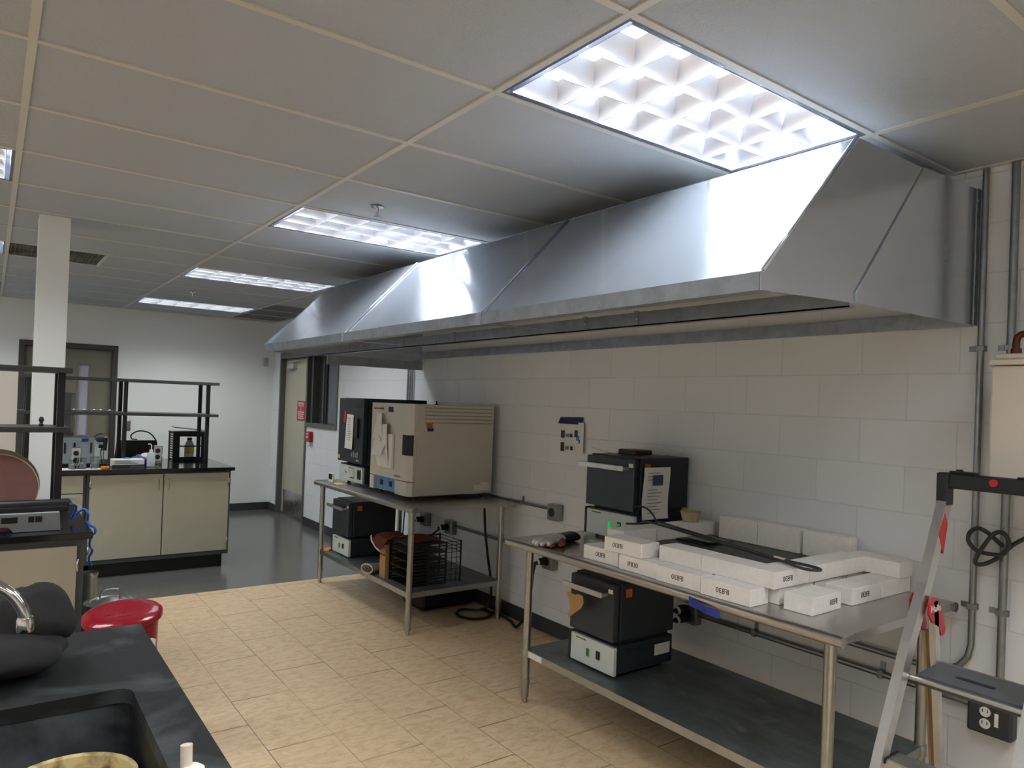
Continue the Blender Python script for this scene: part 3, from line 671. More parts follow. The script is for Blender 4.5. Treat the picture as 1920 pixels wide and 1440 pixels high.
tag(B().lathe([(.042, 0), (.053, .050), (.055, .054), (.050, .054), (.040, .012), (0, .012)], (2.945, 1.185, Z1 + BH + .001), 28).obj('crucible', 'cup'), 'dusty clay crucible cup on the far bricks beside the upper furnace', 'cup')

# heat glove builder: flat hand with separate fingers
def make_glove(name, label, org, rz, outer, inner, cuff, sc=1.0, group=None):
    t = thing(name, label, 'glove', org, group)
    o = Vector(org); R = Matrix.Rotation(rz, 3, 'Z')
    def tr(b):
        for v in b.bm.verts: v.co = R @ (v.co * sc) + o
    b = B(); b.blob((0, 0, .026), (.085, .058, .026), 3); tr(b); b.obj('palm', outer, t)
    for j, (yy, ln, zz) in enumerate(((-.042, .062, .012), (-.015, .078, .013), (.013, .074, .013), (.040, .055, .012))):
        b = B(); b.tube(spline([(.045, yy * .8, .026), (.045 + ln * .5, yy, .024), (.045 + ln, yy * 1.12, zz)], 5), [.017, .017, .017, .016, .016, .016, .015, .015, .014, .012, .006], 12); tr(b); b.obj('finger', outer, t)
        b = B(); b.tube([(.05, yy + .013, .012), (.05 + ln * .75, yy * 1.1 + .013, .008)], .007, 8); tr(b); b.obj('finger_side', inner, t)
    b = B(); b.tube(spline([(-.02, .045, .02), (.02, .075, .018), (.055, .088, .014)], 4), [.018] * 5 + [.017, .016, .013, .008], 12); tr(b); b.obj('thumb', inner, t)
    b = B(); b.tube([(-.05, 0, .024), (-.10, 0, .022), (-.17, .005, .022)], [.045, .05, .058], 20, rb=.42); tr(b); b.obj('cuff', cuff, t)
    return t
make_glove('heat_glove', 'silver heat glove with brown leather, fingers hanging at the table edge', (2.30, 1.545, .866), PI + .25, 'foil', 'leather', 'black')

t = thing('tape_flag', 'blue tape label hanging from the front edge of the firebrick table', 'tape', (2.17, .455, .83))
b = B()
for j in range(6):
    a0, a1 = j / 6, (j + 1) / 6
    b.sheet([(2.168 - .01 * math.sin(a0 * 4), lerp(.53, .385, a0), .855 - .028 * a0), (2.168 - .01 * math.sin(a1 * 4), lerp(.53, .385, a1), .855 - .028 * a1), (2.165, lerp(.53, .385, a1), .818 - .018 * a1), (2.165, lerp(.53, .385, a0), .818 - .018 * a0)], .0008)
b.obj('tape', 'bluetape', t)

# ------------------------------------------------------------------ things on and under table 1
def make_tray_rack(label, x0, x1, y0, y1, z0, h, n):
    t = thing('letter_rack', label, 'rack', ((x0 + x1) / 2, (y0 + y1) / 2, z0), 'black stacking letter racks')
    for yy in (y0, y1 - .006):
        b = B(); b.box((x0, yy, z0), (x0 + .02, yy + .006, z0 + h)); b.box((x1 - .012, yy, z0), (x1, yy + .006, z0 + h)); b.box(((x0 + x1) / 2 - .01, yy, z0), ((x0 + x1) / 2 + .01, yy + .006, z0 + h))
        m_ = int(h / .022)
        for j in range(m_ + 1): b.box((x0, yy + .001, z0 + j * h / m_ - (.006 if j else 0)), (x1, yy + .005, z0 + j * h / m_ + .007 - (.006 if j else 0)))
        b.obj('slotted_side', 'black', t)
    for j in range(n + 1): B().box((x0 + .006, y0 + .006, z0 + j * (h - .01) / n), (x1 - .006, y1 - .006, z0 + j * (h - .01) / n + .004)).obj('tray', 'black', t)
    return t
rk = make_tray_rack('black letter rack on the lower shelf of the oven table', 2.30, 2.60, 3.09, 3.40, SH, .295, 5)
b = B()
for z in (.50, .525, .55, .575): b.box((2.60, 3.09, z), (2.72, 3.094, z + .004)).box((2.716, 3.09, z), (2.72, 3.40, z + .004))
for x in (2.64, 2.68): b.box((x, 3.09, SH), (x + .003, 3.094, .575))
for z in (.30, .34, .38, .42, .46): b.box((2.60, 3.09, z), (2.72, 3.094, z + .003))
b.box((2.712, 3.088, SH), (2.722, 3.096, .585)).box((2.712, 3.392, SH), (2.722, 3.40, .585)).box((2.60, 3.392, .57), (2.72, 3.40, .58)); b.obj('rear_basket', 'black', rk)
bx = thing('cardboard_box', 'tall cardboard box wedged beside the black letter rack', 'box', (2.40, 3.45, SH))
B().box((2.275, 3.412, SH), (2.52, 3.50, .53), .002).obj('carton', 'card', bx); B().box((2.274, 3.445, SH), (2.2752, 3.467, .40)).obj('packing_tape', 'wood', bx)
txt('print', 'HOLLAND', (2.274, 3.455, .45), (0, -1, 0), (0, 0, 1), .017, 'ink', bx)
def draped(name, label, pts, m, lining):
    t = thing(name, label, 'glove', pts[0][0])
    b = B(); rows = []
    for a_, c_ in pts: rows.append([b.bm.verts.new(a_), b.bm.verts.new(tuple((p + q) / 2 + (.006 if n_ == 2 else 0) for n_, (p, q) in enumerate(zip(a_, c_)))), b.bm.verts.new(c_)])
    for r0, r1 in zip(rows, rows[1:]):
        for j in range(2): b.bm.faces.new((r0[j], r0[j + 1], r1[j + 1], r1[j])).smooth = True
    bmesh.ops.solidify(b.bm, geom=b.bm.faces[:], thickness=.008); b.obj('leather', m, t)
    return t
g_ = draped('welding_glove', 'brown leather gauntlet draped over the cardboard box', [((2.42, 3.38, .588), (2.42, 3.53, .60)), ((2.33, 3.37, .585), (2.33, 3.54, .60)), ((2.27, 3.375, .57), (2.262, 3.545, .585)), ((2.25, 3.40, .52), (2.24, 3.55, .555)), ((2.246, 3.44, .48), (2.236, 3.56, .54))], 'leather', 'wool')
B().tube([(2.246, 3.44, .478), (2.236, 3.50, .50), (2.232, 3.56, .54), (2.236, 3.575, .575)], .006, 8).obj('lining', 'wool', g_)
draped('welding_glove', 'brown glove with silver back lying on top of the black letter rack', [((2.36, 3.12, .588), (2.38, 3.37, .592)), ((2.44, 3.10, .60), (2.46, 3.36, .605)), ((2.53, 3.11, .598), (2.54, 3.34, .60)), ((2.58, 3.14, .588), (2.59, 3.30, .59))], 'leather', 'wool')
g_ = thing('welding_glove', 'rolled silver glove with cream lining, lying on the lower shelf', 'glove', (2.28, 3.66, SH))
b = B(); rings = []
for j, (xx, yy, a_, c_) in enumerate(((2.225, 3.60, .056, .036), (2.26, 3.615, .053, .035), (2.31, 3.635, .048, .032), (2.37, 3.655, .043, .028), (2.44, 3.675, .036, .022))):
    s_ = Vector((-.38, .92, 0)).normalized()
    rings.append([b.bm.verts.new(Vector((xx, yy, SH + c_ + .002)) + s_ * a_ * math.cos(q * PI / 9) + Vector((0, 0, c_ * math.sin(q * PI / 9)))) for q in range(18)])
b.skin(rings, False); bmesh.ops.solidify(b.bm, geom=b.bm.faces[:], thickness=.004); b.obj('cuff', 'foil', g_)
b = B(); b.tube([tuple(Vector((2.223, 3.60, SH + .040)) + Vector((-.38, .92, 0)).normalized() * .056 * math.cos(q * PI / 9) + Vector((0, 0, .034 * math.sin(q * PI / 9)))) for q in range(19)], .005, 8, cap=False); b.obj('lining', 'wool', g_)
B().blob((2.50, 3.69, SH + .025), (.08, .045, .024), 3).obj('hand', 'leather', g_)
tag(B().sheet([(2.24, 3.62, SH + .0015), (2.24, 3.98, SH + .0015), (2.60, 3.98, SH + .0015), (2.60, 3.62, SH + .0015)], .001).obj('foil_sheet', 'shelf'), 'crinkled silver foil sheet lying flat on the lower shelf', 'foil')
tag(B().box((2.26, 4.485, SH), (2.31, 4.54, SH + .018), .003, Matrix.Rotation(.5, 3, 'Z')).obj('orange_pad', 'orange'), 'small orange scrap at the far end of the lower shelf', 'scrap')
t = thing('storage_tub', 'black plastic tub on the floor under the oven table', 'tub', (2.82, 3.57, 0))
B().box((2.58, 3.40, 0), (3.05, 3.72, .15), .03).obj('tub', 'black', t); B().box((2.565, 3.385, .15), (3.065, 3.735, .175), .01).obj('lid', 'black', t)

# ------------------------------------------------------------------ electrics on the wall
def outlet_box(y, z, label, d=.055, round_=True, m='conduit'):
    t = thing('outlet_box', label, 'outlet', (XW, y, z), 'grey metal outlet boxes on the block wall')
    B().box((XW - d, y - .055, z - .055), (XW - .0005, y + .055, z + .055), .006).obj('box', m, t)
    B().box((XW - d - .003, y - .05, z - .05), (XW - d, y + .05, z + .05), .002).obj('cover', m, t)
    if round_: B().cyl((XW - d - .006, y + .005, z), (XW - d - .002, y + .005, z), .030, n=24).obj('socket', 'black', t)
    return t
outlet_box(2.46, .853, 'metal outlet box with a round black socket, left of the upper furnace')
outlet_box(4.255, .536, 'metal outlet box behind the oven table, far one'); outlet_box(3.826, .533, 'metal outlet box behind the oven table, near one')
outlet_box(2.50, .51, 'metal outlet box behind the near table leg'); outlet_box(1.262, .47, 'metal outlet box below the blue tape')
t = thing('outlet_box', 'dark outlet box with a white duplex socket under the ladder platform', 'outlet', (XW, -.21, .46), 'grey metal outlet boxes on the block wall')
B().box((XW - .06, -.29, .38), (XW - .0005, -.135, .50), .01).obj('box', 'darkgrey', t)
for z in (.425, .47):
    s_ = B().lathe([(.019, 0), (.019, -.003)], (XW - .06, -.20, z), 20, axis='x').obj('socket', 'white', t)
    B().box((XW - .0645, -.193, z - .002), (XW - .063, -.190, z + .010)).box((XW - .0645, -.210, z - .002), (XW - .063, -.207, z + .010)).obj('slots', 'black', s_)
B().box((XW - .062, -.245, .425), (XW - .06, -.232, .475)).obj('label_plate', 'white', t)
def plug(y, z, label, dx=.12, z2=None):
    t = thing('power_plug', label, 'plug', (XW - .07, y, z), 'black power plugs in the wall boxes')
    B().tube([(XW - .062, y, z), (XW - .10, y + .004, z), (XW - .115, y + .008, z - .004), (XW - .13, y + .012, z - .01)], [.024, .024, .018, .012], 14).obj('plug_body', 'rubber', t)
    B().cyl((XW - .107, y + .006, z - .002), (XW - .120, y + .009, z - .006), .021, n=14).obj('collar', 'white', t)
    return t
plug(3.845, .533, 'black plug in the near outlet box behind the oven table'); plug(4.27, .536, 'black plug in the far outlet box behind the oven table')
plug(2.515, .51, 'black plug with white collar behind the near table leg')
plug(1.275, .495, 'upper black plug below the blue tape'); plug(1.275, .445, 'lower black plug below the blue tape')
def cable(pts, r, label, m='rubber'): return tag(B().tube(spline(pts, 8), r, 10).obj('power_cable', m), label, 'cable')
cable([(2.97, 3.845, .52), (2.93, 3.90, .46), (2.92, 3.96, .38), (2.93, 4.0, .30)], .007, 'black cable curving down from the plug behind the letter rack')
cable([(2.97, 4.28, .525), (2.95, 4.31, .48), (2.95, 4.33, .40), (2.95, 4.34, .30)], .006, 'thin black cable dropping from the far outlet box')
cable([(2.96, 4.42, .84), (2.965, 4.44, .70), (2.96, 4.45, .55), (2.95, 4.45, .30)], .006, 'black cable hanging straight behind the front leg of the oven table')
loop = [(2.88 + .125 * math.cos(a * PI / 6), 3.14 + .13 * math.sin(a * PI / 6), .013) for a in range(3, 14)]
cable([(3.045, 3.30, .84), (3.045, 3.27, .60), (3.045, 3.22, .40), (3.03, 3.14, .20), (3.01, 3.14, .06), (2.97, 3.2, .014)] + loop + [(3.03, 3.03, .016), (3.01, 2.85, .014), (2.965, 2.72, .016), (2.99, 2.66, .10), (3.02, 2.64, .25), (3.02, 2.62, .40), (2.98, 2.55, .49), (2.965, 2.535, .50)], .0095, 'thick black cable looping on the floor between the two tables')
cable([(2.965, 1.287, .49), (2.92, 1.33, .485), (2.88, 1.42, .44), (2.85, 1.46, .40)], .009, 'upper of two cables running from the plugs to the lower furnace')
cable([(2.965, 1.287, .438), (2.92, 1.32, .43), (2.87, 1.42, .39), (2.85, 1.46, .35)], .009, 'lower of two cables running from the plugs to the lower furnace')
cable([(2.79, 1.35, .33), (2.84, 1.33, .335), (2.89, 1.30, .30), (2.94, 1.28, .292)], .007, 'short black cable behind the lower furnace on the shelf')
def conduit(name, label, pts, r, straps=()):
    t = thing(name, label, 'conduit', pts[0], 'galvanised conduits on the block wall')
    B().tube(pts, r, 14).obj('pipe', 'conduit', t)
    for p, ax in straps:
        x, y, z = p
        if ax == 'v': b = B().box((XW - .034, y - r - .004, z - .011), (XW - .012, y + r + .004, z + .011), .003).box((XW - .006, y - r - .004, z - .011), (XW - .001, y + r + .035, z + .011), .001)
        else: b = B().box((XW - .034, y - .011, z - r - .004), (XW - .012, y + .011, z + r + .004), .003).box((XW - .006, y - .011, z - r), (XW - .001, y + .011, z + r + .035), .001)
        o = b.obj('strap', 'conduit', t)
    return t
xr = XW - .020
bend = [(xr, -.128, 2.585), (xr, -.128, .70)] + [(xr, -.128 + .13 * (1 - math.cos(a)), .70 - .13 * math.sin(a)) for a in (.4, .8, 1.2)] + [(xr, .01, .565), (xr, 1.205, .575 - .06)]
bend = [(xr, -.128, 2.585), (xr, -.128, .70)] + [(xr, -.128 + .13 * (1 - math.cos(a)), .70 - .13 * math.sin(a)) for a in (.4, .8, 1.2)] + [(xr, .01, .565), (xr, .7, .565), (xr, 2.44, .565)]
conduit('conduit_pipe', 'vertical conduit beside the hood that bends behind the firebrick table', bend, .0125, [((xr, -.128, 1.87), 'v'), ((xr, -.128, .85), 'v')])
conduit('conduit_pipe', 'vertical conduit beside the water heater running down to the duplex outlet', [(xr, -.232, 2.585), (xr, -.232, .50)], .0145, [((xr, -.232, 1.87), 'v'), ((xr, -.232, .85), 'v')])
conduit('conduit_pipe', 'low conduit along the wall below the firebrick table', [(xr, 1.207, .472), (xr, -.13, .472)], .0135, [((xr, .86, .472), 'h'), ((xr, .22, .472), 'h')])
conduit('conduit_pipe', 'short conduit left of the round black socket', [(xr, 2.52, .868), (xr, 3.0, .868), (xr, 3.4, .868)], .011, [((xr, 2.86, .868), 'h')])
conduit('conduit_pipe', 'conduit joining the outlet boxes between the two tables', [(xr, 2.56, .552), (xr, 3.77, .552)], .0125, [((xr, 2.75, .552), 'h'), ((xr, 3.1, .552), 'h')])
for yy, lb in ((4.62, 'thin vertical conduit right of its pair above the black oven'), (4.66, 'middle thin vertical conduit above the black oven'), (4.70, 'thin vertical conduit left of its pair above the black oven')):
    conduit('conduit_pipe', lb, [(xr, yy, 2.585), (xr, yy, .9)], .011)
# wall-hung paper
t = thing('wall_poster', 'paper diagram fixed to the block wall with blue tape', 'poster', (XW - .004, 2.33, 1.27))
b = B()
for j in range(6):
    a0, a1 = j / 6, (j + 1) / 6; f_ = lambda a: XW - .003 - .02 * a ** 3
    b.sheet([(f_(a0), lerp(2.47, 2.205, a0), 1.27), (f_(a1), lerp(2.47, 2.205, a1), 1.27), (f_(a1) + .001 * a1, lerp(2.47, 2.205, a1), 1.475), (f_(a0), lerp(2.47, 2.205, a0), 1.475)], .0008)
bmesh.ops.remove_doubles(b.bm, verts=b.bm.verts, dist=.0003); b.obj('sheet', 'white', t)
b = B(); b.prism([(2.485, 1.462), (2.235, 1.462), (2.228, 1.512), (2.46, 1.505)], 'x', XW - .012, XW - .010); b.obj('tape', 'navy', t)
for nm, mm, r_ in (('blue_icon', 'blue', [(2.38, 1.385, .024, .022), (2.38, 1.30, .024, .024), (2.27, 1.37, .03, .03)]), ('grey_icon', 'darkgrey', [(2.43, 1.39, .03, .05), (2.34, 1.385, .02, .022), (2.43, 1.305, .028, .06), (2.335, 1.30, .018, .026), (2.29, 1.40, .03, .045), (2.25, 1.35, .02, .025)])):
    b = B()
    for y_, z_, w_, h_ in r_: b.box((XW - .016, y_ - w_ / 2, z_ - h_ / 2), (XW - .0145 + .004, y_ + w_ / 2, z_ + h_ / 2))
    b.obj(nm, mm, t)
t = thing('fire_alarm_pull', 'red fire alarm pull station on the wall right of the door', 'fire alarm', (XW, 7.19, 1.1))
B().box((XW - .05, 7.14, 1.03), (XW - .0005, 7.26, 1.16), .006).obj('housing', 'redsign', t); B().box((XW - .058, 7.17, 1.085), (XW - .05, 7.23, 1.10), .002).obj('pull_bar', 'white', t); txt('lettering', 'FIRE', (XW - .0515, 7.20, 1.13), (0, -1, 0), (0, 0, 1), .03, 'white', t)
t = thing('wall_detector', 'small white detector on the far wall left of the door frame', 'detector', (3.0, YF, 1.98))
B().box((2.955, YF - .03, 1.98), (3.015, YF - .0005, 2.10), .01).obj('housing', 'lgrey', t)

# water heater
t = thing('water_heater', 'cream point-of-use water heater on the block wall', 'water heater', (2.9, -.46, 1.36))
B().box((2.72, -.63, 1.36), (XW - .002, -.297, 1.775), .008).obj('body', 'cream', t)
b = B(); b.box((2.715, -.635, 1.777), (XW - .002, -.292, 1.797), .004).box((2.725, -.628, 1.797), (XW - .005, -.302, 1.817), .008); b.obj('lid', 'cream', t)
B().tube(spline([(2.80, -.345, 1.815), (2.80, -.345, 1.865), (2.80, -.355, 1.885), (2.80, -.38, 1.89), (2.80, -.50, 1.89), (2.80, -.63, 1.89)], 5), .0115, 12).lathe([(.018, 1.815), (.016, 1.84)], (2.80, -.345, 0), 14).obj('copper_pipe', 'copper', t)
t = cable([(3.05, -.235, 1.11), (3.0, -.20, 1.16), (3.0, -.165, 1.17), (3.01, -.135, 1.145), (3.02, -.13, 1.11), (3.03, -.155, 1.08), (3.03, -.20, 1.075), (3.02, -.25, 1.085), (3.01, -.27, 1.13), (3.0, -.255, 1.165), (3.0, -.22, 1.155), (3.02, -.165, 1.07), (3.02, -.155, 1.035), (3.03, -.175, 1.03), (3.04, -.22, 1.06), (3.05, -.27, 1.12), (3.06, -.33, 1.17), (3.06, -.38, 1.22)], .008, 'coiled grey cable hanging on the wall under the water heater', 'darkgrey')

# ------------------------------------------------------------------ step ladder
ld = thing('step_ladder', 'aluminium step ladder with black platform and red hinges', 'ladder', (2.35, -.37, 0))
YA, YBn = -.20, -.565
fr = [(2.02, .0), (2.25, .537), (2.40, .85), (2.505, 1.03), (2.63, 1.30)]
for y in (YA, YBn):
    s_ = 1 if y == YA else -1
    b = B()
    def quadring(x, z, w=.025, d=.0155): return [b.bm.verts.new((x + sx * w, y + sy * d, z)) for sx, sy in ((-1, -1), (1, -1), (1, 1), (-1, 1))]
    b.skin([quadring(x, z) for x, z in fr], True, False); fo = b.obj('front_rail', 'alu', ld)
    b = B(); b.prism([(2.555, 1.19), (2.600, 1.26), (2.622, 1.22), (2.595, 1.12)], 'y', y - .0165, y + .0165); b.obj('red_band', 'red', fo)
    b = B(); b.skin([[b.bm.verts.new((x + sx * .015, y - s_ * .02 + sy * .010, z)) for sx, sy in ((-1, -1), (1, -1), (1, 1), (-1, 1))] for x, z in ((2.52, .97), (2.60, .45), (2.67, .0))], True, False); b.obj('rear_leg', 'alu', ld)
    for off in (-.030, .030) if y == YA else (-.036, .024):
        b = B(); P = [(2.495, .988), (2.525, .980), (2.555, .950), (2.580, .905), (2.598, .865), (2.590, .845), (2.570, .845), (2.548, .878), (2.500, .900), (2.472, .930), (2.470, .965)]
        b.prism(P, 'y', y + off, y + off + .006); hb = b.obj('hinge', 'red', ld)
        if off == -.030: txt('lettering', 'Hailo', (2.520, y + off - .0008, .945), (1, 0, 0), (0, .0, 1), .034, 'white', hb)
b = B(); b.box((2.615, YBn - .02, 1.345), (2.655, YA + .018, 1.398), .006)
for y in (YA, YBn): b.box((2.605, y - .02, 1.285), (2.655, y + .02, 1.398), .006)
b.obj('top_bracket', 'black', ld)
b = B(); b.box((2.62, -.30, 1.398), (2.65, -.215, 1.406), .003).box((2.625, -.25, 1.40), (2.65, -.235, 1.412), .002); b.obj('clip', 'black', ld)
B().box((2.62, -.55, 1.398), (2.65, -.42, 1.404), .003).obj('clip', 'black', ld)
B().cyl((2.608, -.357, 1.378), (2.616, -.357, 1.378), .0125, n=20).obj('emblem', 'red', ld)
B().tube([(2.385, YA, .737), (2.385, YBn, .737)], .0085, 12).obj('platform_tube', 'alu', ld); B().tube([(2.585, YA - .02, .745), (2.585, YBn + .02, .745)], .0085, 12).obj('platform_tube', 'alu', ld)
b = B(); b.prism([(2.385, -.228), (2.60, -.215), (2.60, -.56), (2.385, -.53)], 'z', .718, .752)
bmesh.ops.bevel(b.bm, geom=b.bm.edges[:], offset=.006, segments=2, affect='EDGES'); pf = b.obj('platform', 'tray', ld)
B().box((2.46, -.43, .7505), (2.485, -.32, .7530)).obj('grip_slot', 'black', pf)
for z, x in ((.50, 2.235), (.25, 2.13)):
    b = B(); b.box((x, YBn + .014, z), (x + .085, YA - .012, z + .006))
    for j in range(8): b.box((x + .004 + j * .0105, YBn + .014, z + .006), (x + .009 + j * .0105, YA - .012, z + .009))
    b.box((x - .002, YBn + .014, z - .035), (x + .002, YA - .012, z + .006), .001); st = b.obj('step', 'alu', ld)
    for y in (YA - .016, YBn + .014): B().box((x - .008, y - .004, z - .004), (x + .088, y + .006, z + .012), .002).obj('step_cap', 'black', st)
b = B(); b.box((2.628, -.222, .35), (2.652, -.214, .98), .001, Matrix.Rotation(-.13, 3, 'Y')); b = B()
b.skin([[b.bm.verts.new((x + sx * .013, -.190 + sy * .004, z)) for sx, sy in ((-1, -1), (1, -1), (1, 1), (-1, 1))] for x, z in ((2.542, .86), (2.685, .0))], True, False)
tag(b.obj('wooden_slat', 'wood'), 'pale wooden slat leaning behind the ladder leg', 'slat')

# ------------------------------------------------------------------ doors and window
d = sthing('door_1', (XW, 7.9, 0), 'beige door with a dark frame in the block wall')
b = B(); y0, y1, zt = 7.37, 8.434, 2.16
b.box((XW - .012, y0 - .0, 0), (XW + .16, y0 + .05, zt)).box((XW - .012, y1 - .05, 0), (XW + .16, y1, zt)).box((XW - .012, 6.41, 2.08), (XW + .16, y1 - .05, zt)).box((XW + .10, y0 + .05, 0), (XW + .13, y0 + .07, zt - .1)).box((XW + .06, y0 + .05, 0.0), (XW + .2, y1 - .05, .02))
b.obj('door_frame', 'frame', d)
lf = B().box((XW + .055, y0 + .052, .022), (XW + .10, y1 - .052, 2.075), .003).obj('door_leaf', 'doorl', d)
B().box((XW + .05, 7.45, .03), (XW + .0548, 8.30, .33)).obj('kick_plate', 'steel', lf)
b = B(); b.box((XW + .0, 7.95, 1.94), (XW + .054, 8.20, 2.01), .006); b.tube([(XW + .02, 8.10, 2.015), (XW + .02, 8.10, 2.04), (XW + .01, 7.75, 2.045), (XW + .05, 8.30, 2.05)], .008, 8); b.obj('door_closer', 'lgrey', lf)
s_ = B().box((XW + .050, 7.60, 1.27), (XW + .0545, 7.88, 1.525), .001).obj('warning_sign', 'redsign', lf)
txt('lettering', 'WARNING', (XW + .0495, 7.74, 1.49), (0, -1, 0), (0, 0, 1), .045, 'white', s_)
b = B()
for j, wd in enumerate((.20, .03, .03, .22, .22, .18, .20)): b.box((XW + .0485, 7.74 - wd / 2, 1.455 - j * .026), (XW + .050, 7.74 + wd / 2, 1.465 - j * .026))
b.obj('text_lines', 'white', s_)
w1 = sthing('window_1', (XW, 6.89, 1.21), 'dark sidelight window beside the door')
b = B(); y0, y1 = 6.41, 7.37
b.box((XW - .012, y0, 1.21), (XW + .16, y0 + .04, 2.08)).box((XW - .012, y0 + .04, 1.21), (XW + .16, y1, 1.26)).box((XW + .04, y1 - .06, 1.26), (XW + .16, y1, 2.08)).box((XW + .09, 7.08, 1.26), (XW + .12, 7.12, 2.08)); b.obj('window_frame', 'frame', w1)
B().box((XW + .115, y0 + .04, 1.26), (XW + .12, y1 - .06, 2.08)).obj('pane', 'glassd', w1)
b = B(); b.box((XW + .10, 7.02, 1.26), (XW + .113, 7.26, 2.08)); b.obj('curtain', 'black', w1)
B().box((XW + .2, 6.3, 0), (XW + .21, 8.5, 2.3)).obj('backing', 'darkgrey', w1)
d2 = sthing('door_2', (.69, YF, 0), 'taupe door with a narrow glass strip in the far wall')
b = B(); b.box((.184, YF - .012, 0), (.24, YF + .15, 2.12)).box((1.133, YF - .012, 0), (1.189, YF + .15, 2.12)).box((.24, YF - .012, 2.06), (1.133, YF + .15, 2.12)); b.obj('door_frame', 'frame2', d2)
b = B(); b.box((.242, YF + .05, .01), (.775, YF + .095, 2.055)).box((.91, YF + .05, .01), (1.131, YF + .095, 2.055)).box((.775, YF + .05, .01), (.91, YF + .095, .99)).box((.775, YF + .05, 1.885), (.91, YF + .095, 2.055)); lf = b.obj('door_leaf', 'door2', d2)
B().box((.79, YF + .06, 1.005), (.895, YF + .075, 1.87)).obj('glass_strip', 'glassl', lf)
b = B(); b.box((.77, YF + .042, .985), (.79, YF + .055, 1.89)).box((.895, YF + .042, .985), (.915, YF + .055, 1.89)).box((.79, YF + .042, .985), (.895, YF + .055, 1.005)).box((.79, YF + .042, 1.87), (.895, YF + .055, 1.89)); b.obj('glass_trim', 'door2', lf)
B().box((.18, YF + .2, 0), (1.2, YF + .21, 2.2)).obj('backing', 'darkgrey', d2)
t = thing('light_switch', 'steel light switch plate on the far wall beside the door', 'light switch', (1.315, YF, 1.05)); B().box((1.268, YF - .006, 1.075), (1.355, YF - .0005, 1.20), .002).obj('plate', 'steel', t); B().box((1.305, YF - .014, 1.128), (1.317, YF - .006, 1.148), .002).obj('toggle', 'white', t)
t = thing('water_fountain', 'pale wall-mounted unit with a dark curved top beside the far door', 'wall unit', (1.0, YF - .3, .3))
B().box((.93, YF - .30, .30), (1.09, YF - .012, 1.0), .02).obj('body', 'lgrey', t); B().blob((1.01, YF - .26, 1.0), (.075, .075, .06), 3).obj('hood', 'darkgrey', t)

# ------------------------------------------------------------------ far bench
def handle_v(b, x, y, z0, z1): b.tube([(x, y, z0), (x, y - .03, z0 + .008), (x, y - .03, z1 - .008), (x, y, z1)], .004, 8)
def bench(name, label, x0, x1, y0, y1, zt, top):
    return tag(B().box((x0, y0, zt - .032), (x1, y1, zt), .003).obj(name, top, origin=((x0 + x1) / 2, (y0 + y1) / 2, zt - .032)), label, 'worktop')
bench('worktop', 'black glossy worktop with glassware in front of the far door', -.25, 1.765, 5.505, 6.56, .91, 'blackgloss')
c2 = thing('bench_cabinet', 'beige two-door base cabinet at the end of the far bench', 'cabinet', (1.16, 6.0, 0), 'beige base cabinets')
b = B(); b.box((.60, 5.55, .115), (1.74, 6.52, .876), .002); b.obj('body', 'cabframe', c2); B().box((.64, 5.60, 0), (1.70, 6.47, .115)).obj('toe_kick', 'black', c2)
for xa, xb, hx, sgn in ((.622, 1.172, 1.135, 1), (1.180, 1.722, 1.215, -1)):
    dd = B().box((xa, 5.532, .155), (xb, 5.549, .862), .002).obj('door', 'cab', c2)
    b = B(); handle_v(b, hx, 5.532, .72, .82); b.obj('handle', 'chrome', dd)
    hxx = xa - .004 if sgn > 0 else xb - .008
    for z in (.24, .78): B().cyl((hxx + .006, 5.527, z - .03), (hxx + .006, 5.527, z + .03), .006, n=8).obj('hinge', 'steel', dd)
B().box((.68, 5.529, .845), (.75, 5.532, .858)).obj('label_holder', 'lgrey', c2)
c3 = thing('bench_cabinet', 'beige drawer cabinet of the far bench, left of the two-door one', 'cabinet', (.33, 6.0, 0), 'beige base cabinets')
b = B(); b.box((.02, 5.55, .115), (.595, 6.52, .876), .002); b.obj('body', 'cabframe', c3); B().box((.05, 5.60, 0), (.58, 6.47, .115)).obj('toe_kick', 'black', c3)
for za, zb in ((.72, .865), (.55, .712), (.16, .542)):
    dd = B().box((.04, 5.532, za), (.575, 5.549, zb), .002).obj('drawer', 'cab', c3); B().box((.42, 5.527, zb - .03), (.52, 5.532, zb - .015)).obj('label_holder', 'lgrey', dd)
def reagent_rack(label, x0, x1, posts, y0, y1, z0):
    t = thing('reagent_shelf', label, 'shelf', ((x0 + x1) / 2, (y0 + y1) / 2, z0), 'black two-tier bench racks')
    for z in (1.355, 1.655): B().box((x0, y0, z), (x1, y1, z + .027), .003).obj('shelf', 'darkgrey', t)
    for x in posts:
        for y in (y0 + .03, y1 - .05): B().box((x - .016, y, z0 + .0005), (x + .016, y + .03, 1.655), .002).obj('post', 'black', t)
    return t
reagent_rack('black two-tier rack standing on the far bench', .10, 1.685, (.19, .905, 1.595), 5.84, 6.24, .91)
